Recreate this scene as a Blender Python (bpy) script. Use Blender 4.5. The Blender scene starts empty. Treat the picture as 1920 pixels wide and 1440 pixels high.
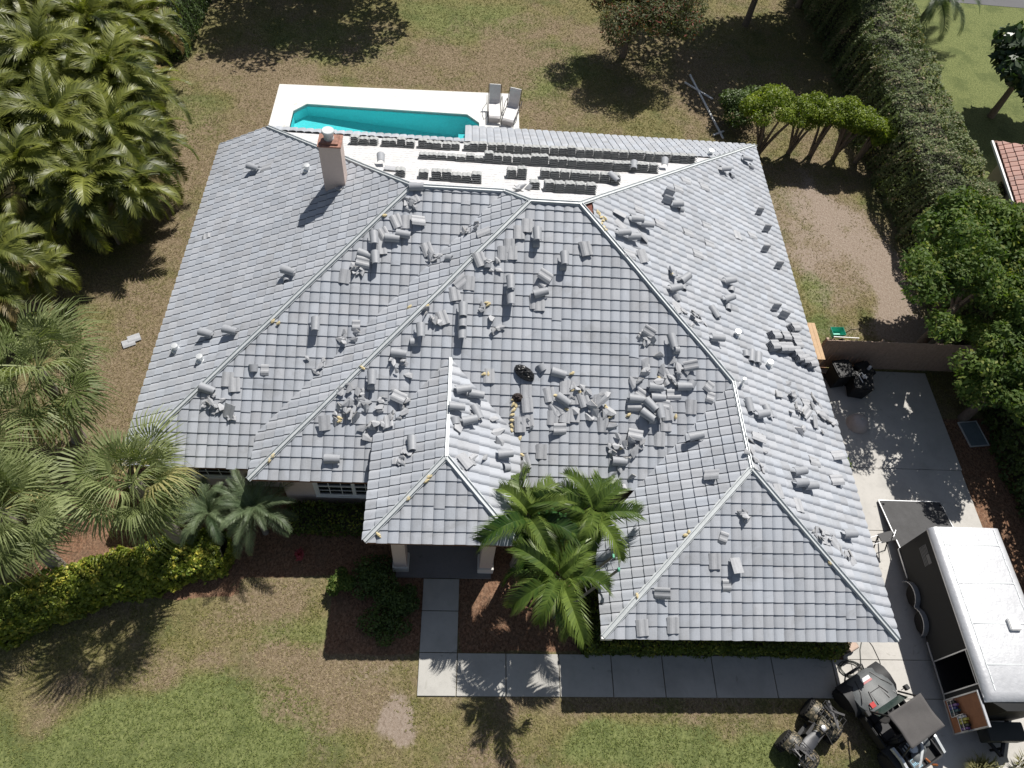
import bpy, bmesh, math, random
import numpy as np
from mathutils import Vector, Matrix

# ------------------------------------------------------------------ camera, sky, sun
sc = bpy.context.scene
COL = sc.collection
CAM_H = 22.773
PITCH, YAW, ROLL, FPX = math.radians(56.7389), math.radians(-8.0719), math.radians(8.9982), 1362.44
def cam_basis():
    cy, sy = math.cos(YAW), math.sin(YAW)
    def w(x, yy, z): return Vector((cy*x - sy*yy, sy*x + cy*yy, z))
    right = w(1, 0, 0); fwd = w(0, math.cos(PITCH), -math.sin(PITCH)); up = w(0, math.sin(PITCH), math.cos(PITCH))
    r2 = right*math.cos(ROLL) - up*(-math.sin(ROLL))*(-1)
    # image x axis / image down axis after roll
    c, s = math.cos(ROLL), math.sin(ROLL)
    ix = right*c + up*s
    iu = up*c - right*s
    return ix, iu, fwd
ix, iu, fw = cam_basis()
cam = bpy.data.cameras.new('camera'); cam_o = bpy.data.objects.new('camera', cam); COL.objects.link(cam_o)
cam.sensor_width = 36.0; cam.sensor_fit = 'HORIZONTAL'; cam.lens = 36.0*FPX/1920.0
cam.clip_start = 0.1; cam.clip_end = 3000
m = Matrix((ix, iu, -fw)).transposed().to_4x4(); m.translation = Vector((0, 0, CAM_H))
cam_o.matrix_world = m
sc.camera = cam_o

SUN_AZ, SUN_EL = math.radians(28.5), math.radians(55.0)     # azimuth clockwise from +Y
world = bpy.data.worlds.new("World"); sc.world = world; world.use_nodes = True
wn = world.node_tree; wn.nodes.clear()
wo = wn.nodes.new('ShaderNodeOutputWorld'); wb = wn.nodes.new('ShaderNodeBackground'); ws = wn.nodes.new('ShaderNodeTexSky')
ws.sky_type = 'NISHITA'; ws.sun_disc = False; ws.sun_elevation = SUN_EL; ws.sun_rotation = SUN_AZ
wb.inputs['Strength'].default_value = 0.055
hs = wn.nodes.new('ShaderNodeHueSaturation'); hs.inputs['Saturation'].default_value = 0.72; wn.links.new(ws.outputs[0], hs.inputs['Color']); wn.links.new(hs.outputs[0], wb.inputs['Color']); wn.links.new(wb.outputs[0], wo.inputs['Surface'])
sun = bpy.data.lights.new('sun', 'SUN'); sun.energy = 4.7; sun.angle = math.radians(0.53); sun.color = (1.0, 0.955, 0.89)
sun_o = bpy.data.objects.new('sun', sun); COL.objects.link(sun_o); sun_o.location = (10, 20, 30)
sdir = Vector((math.sin(SUN_AZ)*math.cos(SUN_EL), math.cos(SUN_AZ)*math.cos(SUN_EL), math.sin(SUN_EL)))
sun_o.rotation_euler = sdir.to_track_quat('Z', 'Y').to_euler()
sc.view_settings.view_transform = 'Standard'; sc.view_settings.look = 'None'
sc.view_settings.exposure = 0.27; sc.view_settings.gamma = 1.0

# ------------------------------------------------------------------ helpers
def tag(o, label=None, cat=None, group=None, kind=None):
    if label: o['label'] = label
    if cat: o['category'] = cat
    if group: o['group'] = group
    if kind: o['kind'] = kind
    return o
def empty(name, loc=(0, 0, 0), rz=0.0, label=None, cat=None, group=None):
    o = bpy.data.objects.new(name, None); COL.objects.link(o)
    o.location = loc; o.rotation_euler = (0, 0, rz); o.empty_display_size = 0.2
    return tag(o, label, cat, group)
def link_mesh(name, me, parent=None, loc=(0, 0, 0), rot=(0, 0, 0)):
    o = bpy.data.objects.new(name, me); COL.objects.link(o)
    o.location = loc; o.rotation_euler = rot
    if parent: o.parent = parent
    return o
def copy_tree(o, parent=None):
    c = o.copy(); COL.objects.link(c)
    if parent: c.parent = parent
    for ch in list(KIDS.get(o.name, [])):
        cc = copy_tree(ch, c); KIDS.setdefault(c.name, []).append(cc)
    return c
KIDS = {}
def kid(p, c):
    KIDS.setdefault(p.name, []).append(c); return c

class MB:
    """collects faces of one mesh (several material slots allowed)"""
    def __init__(s): s.v = []; s.f = []; s.mi = []; s.cm = 0; s.M = Matrix()
    def mat(s, i): s.cm = i; return s
    def xf(s, M): s.M = M; return s
    def add(s, vs, fs):
        b = len(s.v)
        for p in vs: s.v.append(tuple(s.M @ Vector(p)))
        for f in fs: s.f.append(tuple(b+i for i in f)); s.mi.append(s.cm)
    def box(s, x0, x1, y0, y1, z0, z1):
        s.add([(x0,y0,z0),(x1,y0,z0),(x1,y1,z0),(x0,y1,z0),(x0,y0,z1),(x1,y0,z1),(x1,y1,z1),(x0,y1,z1)],
              [(0,3,2,1),(4,5,6,7),(0,1,5,4),(1,2,6,5),(2,3,7,6),(3,0,4,7)])
    def bar(s, a, b, w, h=None, up=(0, 0, 1)):
        h = h or w; a = Vector(a); b = Vector(b); d = (b-a).normalized(); u = Vector(up)
        if abs(d.dot(u)) > .98: u = Vector((1, 0, 0))
        r = d.cross(u).normalized()*w/2; t = r.cross(d).normalized()*h/2
        s.add([a-r-t, a+r-t, a+r+t, a-r+t, b-r-t, b+r-t, b+r+t, b-r+t],
              [(0,1,2,3),(7,6,5,4),(0,4,5,1),(1,5,6,2),(2,6,7,3),(3,7,4,0)])
    def tube(s, pts, r, n=8, cap=True):
        pts = [Vector(p) for p in pts]; rs = r if isinstance(r, (list, tuple)) else [r]*len(pts)
        vs = []; fs = []; prev = None
        for i, p in enumerate(pts):
            d = (pts[min(i+1, len(pts)-1)]-pts[max(i-1, 0)])
            if d.length < 1e-9: d = Vector((0, 0, 1))
            d.normalize()
            if prev is None:
                u = Vector((0, 0, 1)) if abs(d.z) < .9 else Vector((1, 0, 0)); a = d.cross(u).normalized()
            else: a = (prev - d*prev.dot(d)).normalized()
            prev = a; b = d.cross(a)
            for k in range(n):
                t = 2*math.pi*k/n; vs.append(p + (a*math.cos(t)+b*math.sin(t))*rs[i])
        for i in range(len(pts)-1):
            for k in range(n):
                k2 = (k+1) % n; fs.append((i*n+k, i*n+k2, (i+1)*n+k2, (i+1)*n+k))
        if cap:
            fs.append(tuple(reversed(range(n)))); fs.append(tuple((len(pts)-1)*n+k for k in range(n)))
        s.add(vs, fs)
    def prism(s, poly, z0, z1):
        n = len(poly)
        s.add([(x, y, z0) for x, y in poly]+[(x, y, z1) for x, y in poly],
              [tuple(reversed(range(n))), tuple(n+i for i in range(n))]+[(i, (i+1) % n, n+(i+1) % n, n+i) for i in range(n)])
    def lathe(s, prof, c, n=16, axis='Z'):
        vs = []; fs = []
        for r, h in prof:
            for k in range(n):
                t = 2*math.pi*k/n
                if axis == 'Z': vs.append((c[0]+r*math.cos(t), c[1]+r*math.sin(t), c[2]+h))
                elif axis == 'X': vs.append((c[0]+h, c[1]+r*math.cos(t), c[2]+r*math.sin(t)))
                else: vs.append((c[0]+r*math.sin(t), c[1]+h, c[2]+r*math.cos(t)))
        for i in range(len(prof)-1):
            for k in range(n):
                k2 = (k+1) % n; fs.append((i*n+k, i*n+k2, (i+1)*n+k2, (i+1)*n+k))
        fs.append(tuple(reversed(range(n)))); fs.append(tuple((len(prof)-1)*n+k for k in range(n)))
        s.add(vs, fs)
    def loft(s, rings, close=True, caps=True):
        n = len(rings[0]); vs = [p for r in rings for p in r]; fs = []
        for i in range(len(rings)-1):
            for k in range(n if close else n-1):
                k2 = (k+1) % n; fs.append((i*n+k, i*n+k2, (i+1)*n+k2, (i+1)*n+k))
        if caps and close:
            fs.append(tuple(reversed(range(n)))); fs.append(tuple((len(rings)-1)*n+k for k in range(n)))
        s.add(vs, fs)
    def mesh(s, name, mats, bevel=0, smooth=False):
        me = bpy.data.meshes.new(name); me.from_pydata(s.v, [], s.f)
        for mm in (mats if isinstance(mats, (list, tuple)) else [mats]): me.materials.append(mm)
        me.polygons.foreach_set('material_index', s.mi)
        bm = bmesh.new(); bm.from_mesh(me)
        bmesh.ops.recalc_face_normals(bm, faces=bm.faces)
        if bevel:
            es = [e for e in bm.edges if len(e.link_faces) == 2 and e.calc_face_angle(0) > .5]
            bmesh.ops.bevel(bm, geom=es, offset=bevel, segments=2, affect='EDGES', clamp_overlap=True)
        bm.to_mesh(me); bm.free()
        if smooth:
            me.polygons.foreach_set('use_smooth', [True]*len(me.polygons))
            try: me.set_sharp_from_angle(angle=math.radians(40))
            except Exception: pass
        me.update(); return me
    def build(s, name, mats, parent=None, loc=(0, 0, 0), rot=(0, 0, 0), bevel=0, smooth=False):
        o = link_mesh(name, s.mesh(name, mats, bevel, smooth), parent, loc, rot)
        if parent: kid(parent, o)
        return o

def np_mesh(name, V, F, mats, attr=None, smooth=False):
    """V (n,3) float, F (m,k) int; attr = (name, (m,4)) face colours"""
    me = bpy.data.meshes.new(name); V = np.asarray(V, np.float32); F = np.asarray(F, np.int32)
    me.vertices.add(len(V)); me.vertices.foreach_set('co', V.ravel())
    k = F.shape[1]; me.loops.add(F.size); me.loops.foreach_set('vertex_index', F.ravel())
    me.polygons.add(len(F)); me.polygons.foreach_set('loop_start', np.arange(0, F.size, k, dtype=np.int32))
    if hasattr(me.polygons[0], 'loop_total'):
        try: me.polygons.foreach_set('loop_total', np.full(len(F), k, np.int32))
        except Exception: pass
    for mm in (mats if isinstance(mats, (list, tuple)) else [mats]): me.materials.append(mm)
    me.update(calc_edges=True)
    if attr:
        a = me.color_attributes.new(attr[0], 'FLOAT_COLOR', 'CORNER')
        a.data.foreach_set('color', np.repeat(np.asarray(attr[1], np.float32), k, axis=0).ravel())
    me.polygons.foreach_set('use_smooth', [bool(smooth)]*len(F))
    return me

# ------------------------------------------------------------------ materials
def newmat(name):
    mt = bpy.data.materials.new(name); mt.use_nodes = True
    nt = mt.node_tree; nt.nodes.clear(); return mt, nt
def N(nt, t, **kw):
    n = nt.nodes.new(t)
    for k, v in kw.items():
        if k in n.inputs.keys() if hasattr(n.inputs, 'keys') else False: n.inputs[k].default_value = v
        else: setattr(n, k, v)
    return n
def L(nt, a, b): nt.links.new(a, b)
def mixc(nt, fac, a, b, mode='MIX'):
    n = nt.nodes.new('ShaderNodeMix'); n.data_type = 'RGBA'; n.blend_type = mode
    for i, x in ((0, fac), (6, a), (7, b)):
        if hasattr(x, 'is_linked') or isinstance(x, bpy.types.NodeSocket): nt.links.new(x, n.inputs[i])
        elif isinstance(x, (int, float)): n.inputs[i].default_value = x
        else: n.inputs[i].default_value = (*x, 1) if len(x) == 3 else x
    return n.outputs[2]
def noise(nt, co, scale, detail=4, rough=.55, dist=0.0):
    n = nt.nodes.new('ShaderNodeTexNoise'); n.inputs['Scale'].default_value = scale
    n.inputs['Detail'].default_value = detail; n.inputs['Roughness'].default_value = rough; n.inputs['Distortion'].default_value = dist
    if co is not None: nt.links.new(co, n.inputs['Vector'])
    return n.outputs['Fac']
def ramp(nt, fac, stops):
    r = nt.nodes.new('ShaderNodeValToRGB'); e = r.color_ramp.elements
    while len(e) > 1: e.remove(e[-1])
    e[0].position = stops[0][0]; c = stops[0][1]; e[0].color = (c, c, c, 1) if isinstance(c, (int, float)) else (*c, 1)
    for p, c in stops[1:]:
        x = e.new(p); x.color = (c, c, c, 1) if isinstance(c, (int, float)) else (*c, 1)
    nt.links.new(fac, r.inputs[0]); return r.outputs[0]
def math_(nt, op, a, b=0.0):
    n = nt.nodes.new('ShaderNodeMath'); n.operation = op
    for i, x in ((0, a), (1, b)):
        if isinstance(x, (int, float)): n.inputs[i].default_value = x
        else: nt.links.new(x, n.inputs[i])
    return n.outputs[0]
def coord(nt, which='Object', scale=None):
    t = nt.nodes.new('ShaderNodeTexCoord'); o = t.outputs[which]
    if scale:
        mp = nt.nodes.new('ShaderNodeMapping'); mp.inputs['Scale'].default_value = scale; nt.links.new(o, mp.inputs['Vector']); o = mp.outputs[0]
    return o
def bsdf(nt, color, rough=.8, metal=0.0, bump=None, bumpd=.02, spec=.5, coat=0.0):
    p = nt.nodes.new('ShaderNodeBsdfPrincipled'); out = nt.nodes.new('ShaderNodeOutputMaterial')
    if isinstance(color, (tuple, list)): p.inputs['Base Color'].default_value = (*color, 1)
    else: nt.links.new(color, p.inputs['Base Color'])
    if isinstance(rough, (int, float)): p.inputs['Roughness'].default_value = rough
    else: nt.links.new(rough, p.inputs['Roughness'])
    p.inputs['Metallic'].default_value = metal; p.inputs['Specular IOR Level'].default_value = spec
    p.inputs['Coat Weight'].default_value = coat
    if bump is not None:
        b = nt.nodes.new('ShaderNodeBump'); b.inputs['Distance'].default_value = bumpd; b.inputs['Strength'].default_value = 1.0
        nt.links.new(bump, b.inputs['Height']); nt.links.new(b.outputs[0], p.inputs['Normal'])
    nt.links.new(p.outputs[0], out.inputs['Surface']); return p
def simple(name, c, rough=.7, metal=0.0, var=.15, scale=6, bumpd=.004, spec=.5, coat=0.0):
    mt, nt = newmat(name); co = coord(nt)
    n1 = noise(nt, co, scale, 5, .6); n2 = noise(nt, co, scale*6, 3, .6)
    f = math_(nt, 'ADD', math_(nt, 'MULTIPLY', n1, .6), math_(nt, 'MULTIPLY', n2, .4))
    col = ramp(nt, f, [(.3, tuple(x*(1-var) for x in c)), (.7, tuple(min(1, x*(1+var)) for x in c))])
    bsdf(nt, col, rough, metal, f, bumpd, spec, coat); return mt

def tile_mat(name, c, streak=.16, fine=.10):
    mt, nt = newmat(name); co = coord(nt)
    a = nt.nodes.new('ShaderNodeAttribute'); a.attribute_name = 'tone'
    sep = nt.nodes.new('ShaderNodeSeparateColor'); nt.links.new(a.outputs['Color'], sep.inputs[0])
    uv = nt.nodes.new('ShaderNodeUVMap'); uv.uv_map = 'tile'
    mp = nt.nodes.new('ShaderNodeMapping'); mp.inputs['Scale'].default_value = (46, 2.2, 1); nt.links.new(uv.outputs[0], mp.inputs[0])
    st = noise(nt, mp.outputs[0], 1.0, 3, .65)
    big = noise(nt, co, .45, 4, .6); fn = noise(nt, co, 30, 4, .7)
    v = math_(nt, 'ADD', math_(nt, 'MULTIPLY', sep.outputs[0], .20), .90)
    v = math_(nt, 'MULTIPLY', v, math_(nt, 'ADD', 1-streak*.9, math_(nt, 'MULTIPLY', st, streak*1.8)))
    v = math_(nt, 'MULTIPLY', v, math_(nt, 'ADD', 1-fine, math_(nt, 'MULTIPLY', fn, fine*2)))
    v = math_(nt, 'MULTIPLY', v, math_(nt, 'ADD', .82, math_(nt, 'MULTIPLY', big, .36)))
    base = mixc(nt, sep.outputs[1], c, (c[0]*1.03, c[1]*1.0, c[2]*.97))
    cc = nt.nodes.new('ShaderNodeCombineColor')
    for i in range(3): nt.links.new(v, cc.inputs[i])
    col = mixc(nt, 1.0, base, cc.outputs[0], 'MULTIPLY')
    stn = ramp(nt, noise(nt, co, 1.1, 6, .75, .6), [(.52, 0), (.68, .32)]); col = mixc(nt, stn, col, (.2, .2, .195)); bsdf(nt, col, .6, 0, math_(nt, 'ADD', math_(nt, 'MULTIPLY', st, .5), fn), .002, .22); return mt
M_TILE = tile_mat('roof_tile_concrete', (.385, .412, .455))
M_TILE2 = simple('ridge_cap_concrete', (.31, .325, .35), .55, 0, .12, 9, .003)
M_BREAK = simple('tile_broken_face', (.36, .355, .345), .85, 0, .2, 20, .006)
M_DARKTILE = simple('tile_weathered_side', (.2, .205, .215), .8, 0, .2, 14, .004)
M_GALV = simple('galvanised_metal', (.60, .63, .64), .5, .25, .12, 3, .002)
M_GALVW = simple('bright_metal_flashing', (.72, .74, .74), .35, .5, .08, 5, .002)
M_FOAM = simple('yellow_foam', (.62, .52, .3), .9, 0, .25, 25, .01)
M_FASCIA = simple('fascia_brown', (.17, .085, .06), .7, 0, .25, 4, .003)
M_STUCCO = simple('stucco_beige_pink', (.62, .51, .46), .9, 0, .07, 12, .004)
M_STUCCOW = simple('stucco_white_base', (.68, .66, .62), .85, 0, .06, 12, .003)
M_WHITE = simple('white_paint', (.78, .78, .77), .5, 0, .04, 6, .001)
M_BLACKM = simple('black_metal', (.022, .022, .024), .45, .3, .2, 9, .001)
M_BLACKP = simple('black_plastic', (.016, .017, .019), .6, 0, .3, 6, .002)
M_RUBBER = simple('tyre_rubber', (.018, .017, .017), .85, 0, .3, 20, .006)
M_RED = simple('red_paint', (.45, .03, .03), .4, 0, .15, 6, .001)
def glass_mat(name, c, r=.06):
    mt, nt = newmat(name); bsdf(nt, c, r, 0, None, .0, .8); return mt
M_GLASS = glass_mat('window_glass', (.012, .014, .017))
def under_mat():
    mt, nt = newmat('white_underlayment'); co = coord(nt)
    # rows of faint printed dashes on the membrane
    mp = nt.nodes.new('ShaderNodeMapping'); mp.inputs['Scale'].default_value = (7.0, 1.0, 1.0); nt.links.new(co, mp.inputs[0])
    wv = nt.nodes.new('ShaderNodeTexWave'); wv.bands_direction = 'Y'; wv.inputs['Scale'].default_value = 1.15; wv.inputs['Distortion'].default_value = .25
    nt.links.new(co, wv.inputs['Vector'])
    line = ramp(nt, wv.outputs['Fac'], [(.86, 0), (.93, 1)])
    d = ramp(nt, noise(nt, mp.outputs[0], 1.6, 2, .5), [(.46, 0), (.54, 1)])
    f = math_(nt, 'MULTIPLY', math_(nt, 'MULTIPLY', line, d), .8)
    dirt = ramp(nt, noise(nt, co, 1.3, 6, .65), [(.35, (.66, .66, .67)), (.72, (.54, .53, .52))])
    col = mixc(nt, f, dirt, (.33, .33, .36))
    bsdf(nt, col, .55, 0, noise(nt, co, 3, 4), .02); return mt
M_UNDER = under_mat()
def conc_mat(name, c, stain=.25):
    mt, nt = newmat(name); co = coord(nt)
    a = noise(nt, co, .8, 6, .62); b = noise(nt, co, 9, 6, .7); c3 = noise(nt, co, 60, 3, .7)
    col = ramp(nt, a, [(.3, tuple(x*(1-stain) for x in c)), (.5, c), (.75, tuple(min(.9, x*1.08) for x in c))])
    col = mixc(nt, math_(nt, 'MULTIPLY', ramp(nt, b, [(.5, 0), (.72, 1)]), .35), col, tuple(x*.68 for x in c))
    col = mixc(nt, math_(nt, 'MULTIPLY', c3, .25), col, tuple(x*.75 for x in c))
    sp_ = ramp(nt, noise(nt, co, 2.3, 3, .5, 1.2), [(.66, 0), (.74, .45)]); col = mixc(nt, sp_, col, (c[0]*.45, c[1]*.46, c[2]*.40))
    bsdf(nt, col, .88, 0, math_(nt, 'ADD', b, math_(nt, 'MULTIPLY', c3, .6)), .004); return mt
M_DRIVE = conc_mat('driveway_concrete', (.52, .505, .475), .2)
M_WALK = conc_mat('walkway_concrete', (.46, .45, .42), .22)
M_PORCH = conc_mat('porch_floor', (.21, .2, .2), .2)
M_DECK = conc_mat('pool_deck_white', (.74, .74, .72), .06)
def mulch_mat(name, c1, c2):
    mt, nt = newmat(name); co = coord(nt)
    v = nt.nodes.new('ShaderNodeTexVoronoi'); v.inputs['Scale'].default_value = 26; v.inputs['Randomness'].default_value = 1
    mp = nt.nodes.new('ShaderNodeMapping'); mp.inputs['Scale'].default_value = (1, .45, 1); mp.inputs['Rotation'].default_value = (0, 0, .6)
    nt.links.new(co, mp.inputs[0]); nt.links.new(mp.outputs[0], v.inputs['Vector'])
    n = noise(nt, co, 40, 4, .7)
    col = mixc(nt, v.outputs['Color'], c1, c2); col = mixc(nt, ramp(nt, n, [(.35, 1), (.6, 0)]), col, tuple(x*.35 for x in c1))
    col = mixc(nt, ramp(nt, noise(nt, co, 1.2, 4), [(.4, 0), (.75, .5)]), col, (.2, .15, .1))
    bsdf(nt, col, .95, 0, math_(nt, 'ADD', v.outputs['Distance'], n), .03); return mt
M_MULCH = mulch_mat('red_mulch', (.22, .105, .06), (.34, .2, .13))

# ------------------------------------------------------------------ ground
def soft(x, y, cx, cy, rx, ry, rot=0.0, k=.35):
    c, s = math.cos(rot), math.sin(rot); dx = x-cx; dy = y-cy
    u = (dx*c+dy*s)/rx; v = (-dx*s+dy*c)/ry; d = np.sqrt(u*u+v*v)
    return np.clip((1+k-d)/(2*k), 0, 1)
def vnoise(x, y, sc_, seed):
    rs = np.random.RandomState(seed); g = rs.rand(96, 96)
    u = (x/sc_) % 95; v = (y/sc_) % 95; i = u.astype(int); j = v.astype(int); fu = u-i; fv = v-j
    fu = fu*fu*(3-2*fu); fv = fv*fv*(3-2*fv); i2 = (i+1) % 96; j2 = (j+1) % 96
    return (g[i, j]*(1-fu)+g[i2, j]*fu)*(1-fv)+(g[i, j2]*(1-fu)+g[i2, j2]*fu)*fv
def fbm(x, y, sc_, seed):
    return (vnoise(x, y, sc_, seed)*.5+vnoise(x, y, sc_*.47, seed+1)*.3+vnoise(x, y, sc_*.21, seed+2)*.2)
xs = np.concatenate([[-600, -250, -120, -70, -45], np.arange(-34, 42, .2), [48, 70, 120, 250, 600]])
ys = np.concatenate([[-600, -250, -100, -40, -15], np.arange(-3, 58, .2), [64, 80, 130, 260, 700]])
GX, GY = np.meshgrid(xs, ys, indexing='ij'); gx = GX.ravel(); gy = GY.ravel()
w1 = (fbm(gx+40, gy+40, 3.0, 5)-.5)*3.0; w2 = (fbm(gx+90, gy+10, 3.0, 15)-.5)*3.0
wx = gx+w1; wy = gy+w2
brown = np.full(gx.shape, .30) + (fbm(gx+50, gy+50, 2.6, 3)-.5)*1.3 + (fbm(gx+70, gy+20, .9, 33)-.5)*1.0       # dry thatch
for a in [(-3, 33, 9, 4), (-11, 28, 3, 6), (5, 37, 7, 2.5), (13, 33.5, 3, 4), (-12, 17, 2, 7), (-11.5, 12, 2.5, 3), (-1.8, 4.4, 3.2, .9), (-6, 6.2, 2.6, .8), (8, 3.6, 5, .7), (4, 30, 4, 2.5), (-4.0, 3.6, 2.0, .8), (16.5, 24, 2.2, 4.5), (15.8, 20, 1.6, 2), (-10.5, 9, 1.5, 1.2), (-9, 4.3, 2, .5), (-12.5, 2.2, 1.5, .6), (1.5, 2.3, 1, .4)]:
    brown += .42*soft(wx, wy, *a[:4])
vivid = np.zeros(gx.shape)
for a in [(-7.5, 2.7, 4.2, 1.3, 0, 1), (8.5, 2.2, 3.5, .8, 0, .95), (-7, 35.5, 4, 1.6, 0, .5), (4.5, 34.5, 2.2, 3, 0, .6), (0, 39, 4, 2, 0, .6), (-13, 28.6, 1.5, 2.5, 0, .5), (5, 2.2, 1.5, .6, 0, .6), (14.8, 20.3, .7, 1.8, 0, .7), (15.2, 17.6, .8, .7, 0, .8), (-12.2, 3.2, 1.2, .8, 0, .5), (-4.6, 5.4, 1.3, .5, 0, .6), (-12.5, 15.2, .6, .6, 0, .8)]:
    vivid += a[5]*soft(wx, wy, *a[:5]); brown -= .55*a[5]*soft(wx, wy, *a[:5])
nb = np.clip((gx-22.2)/.8, 0, 1)*np.clip((gy-18)/2, 0, 1); vivid = np.maximum(vivid, nb*1.6); brown = brown*(1-nb)+nb*-.1
lb = np.clip((-16.5-gx)/1.0, 0, 1); vivid = np.maximum(vivid, lb*.8)
sand = np.zeros(gx.shape); srag = .45+1.05*fbm(gx+33, gy+77, .8, 61)
for a in [(18.2, 21.0, .7, 3.0, -.12, .95), (18.5, 19.0, 1.0, 1.5, 0, .9), (17.4, 24.5, .6, 1.2, 0, .4), (16.0, 23.2, 2.3, 4.6, -.1, .62), (-1.6, 3.25, .55, .75, .2, .95), (-1.0, 2.6, .35, .35, 0, .8), (-2.5, 4.55, 1.1, .25, 0, .45), (-5.3, 5.2, .5, .3, 0, .4), (18.8, 17.6, 1.6, .7, 0, .9), (17.2, 25.5, .3, 2.3, .25, .4), (-8.1, 33, .8, .5, 0, .3), (16.2, 17.5, 1.3, .5, 0, .3), (6.5, 3.6, 3, .3, 0, .35)]:
    sand += a[5]*soft(gx+w1*.75, gy+w2*.75, *a[:5], .5)*np.clip(srag, 0, 1.2)
mul = np.zeros(gx.shape)
def inrect(x0, x1, y0, y1, f=.25, wob=.35):
    X = gx+w1*wob*.4; Y = gy+w2*wob*.4
    return np.clip((X-x0)/f+.5, 0, 1)*np.clip((x1-X)/f+.5, 0, 1)*np.clip((Y-y0)/f+.5, 0, 1)*np.clip((y1-Y)/f+.5, 0, 1)
for r in [(-10, -.85, 7.3, 11.5), (-3.6, -.8, 5.0, 8.2), (.35, 4.6, 5.1, 12), (4.0, 12.6, 5.0, 6.2), (-12.8, -6.4, 6.6, 10.6), (-10.6, -8.8, 10.5, 24), (13, 14.8, 9.5, 16.2), (18.7, 22, -2, 14)]:
    mul = np.maximum(mul, inrect(*r))
me = np_mesh('ground', np.stack([gx, gy, np.zeros_like(gx)], 1),
    (lambda nx, ny: np.array([[i*ny+j, (i+1)*ny+j, (i+1)*ny+j+1, i*ny+j+1] for i in range(nx-1) for j in range(ny-1)]))(len(xs), len(ys)), [])
att = me.color_attributes.new('cover', 'FLOAT_COLOR', 'POINT')
att.data.foreach_set('color', np.stack([np.clip(brown, 0, 1), np.clip(vivid, 0, 1), np.clip(sand, 0, 1), np.clip(mul, 0, 1)], 1).astype(np.float32).ravel())
def ground_mat():
    mt, nt = newmat('lawn_ground'); co = coord(nt)
    a = nt.nodes.new('ShaderNodeAttribute'); a.attribute_name = 'cover'
    sep = nt.nodes.new('ShaderNodeSeparateColor'); nt.links.new(a.outputs['Color'], sep.inputs[0])
    st = nt.nodes.new('ShaderNodeMapping'); st.inputs['Scale'].default_value = (1.0, .75, 1); st.inputs['Rotation'].default_value = (0, 0, .5); nt.links.new(co, st.inputs[0])
    f1 = noise(nt, st.outputs[0], 13, 7, .8, .4); f2 = noise(nt, co, 4.5, 6, .75); f3 = noise(nt, co, 1.3, 6, .7); f4 = noise(nt, st.outputs[0], 90, 3, .8)
    def thr(val, nz, k):   # break a soft mask up with noise
        t = math_(nt, 'ADD', val, math_(nt, 'MULTIPLY', math_(nt, 'SUBTRACT', nz, .5), k)); return t
    green = ramp(nt, f1, [(.36, (.13, .118, .05)), (.5, (.205, .182, .080)), (.64, (.34, .30, .14))])
    viv = ramp(nt, f1, [(.36, (.09, .115, .040)), (.5, (.175, .205, .072)), (.64, (.29, .32, .125))])
    dry = ramp(nt, f1, [(.36, (.135, .10, .062)), (.5, (.235, .18, .115)), (.64, (.40, .32, .22))])
    snd = ramp(nt, f1, [(.3, (.19, .145, .11)), (.5, (.34, .27, .215)), (.75, (.48, .42, .36))])
    c = mixc(nt, ramp(nt, thr(sep.outputs[1], f3, .6), [(.2, 0), (.75, 1)]), green, viv); c = mixc(nt, ramp(nt, noise(nt, co, .75, 5, .6), [(.5, 0), (.62, .55)]), c, mixc(nt, f1, (.03, .05, .015), (.14, .18, .06)))
    c = mixc(nt, ramp(nt, thr(thr(sep.outputs[0], f2, 1.3), f3, 1.2), [(.2, 0), (.85, 1)]), c, dry)
    c = mixc(nt, ramp(nt, thr(thr(sep.outputs[2], f2, .6), f1, .5), [(.3, 0), (.7, 1)]), c, snd)
    v = nt.nodes.new('ShaderNodeTexVoronoi'); v.inputs['Scale'].default_value = 24; nt.links.new(st.outputs[0], v.inputs['Vector'])
    mu = mixc(nt, v.outputs['Color'], (.24, .12, .07), (.42, .26, .17)); mu = mixc(nt, ramp(nt, f1, [(.36, 1), (.56, 0)]), mu, (.055, .03, .02))
    mu = mixc(nt, ramp(nt, f3, [(.45, 0), (.7, .55)]), mu, (.17, .12, .085))
    c = mixc(nt, ramp(nt, thr(a.outputs['Alpha'], f2, .4), [(.42, 0), (.58, 1)]), c, mu)
    c = mixc(nt, math_(nt, 'MULTIPLY', ramp(nt, f4, [(.4, 1), (.6, 0)]), .35), c, (.03, .025, .014))
    fl = nt.nodes.new('ShaderNodeTexVoronoi'); fl.inputs['Scale'].default_value = 6; nt.links.new(co, fl.inputs['Vector'])
    c = mixc(nt, math_(nt, 'MULTIPLY', ramp(nt, fl.outputs['Distance'], [(.05, 1), (.09, 0)]), .35), c, (.36, .3, .2))
    bsdf(nt, c, .95, 0, math_(nt, 'ADD', f1, math_(nt, 'MULTIPLY', f4, .6)), .022, .2); return mt
me.materials.append(ground_mat())
# the pool is cut out of the sheet further down
ground = link_mesh('ground', me); tag(ground, kind='structure')

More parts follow.
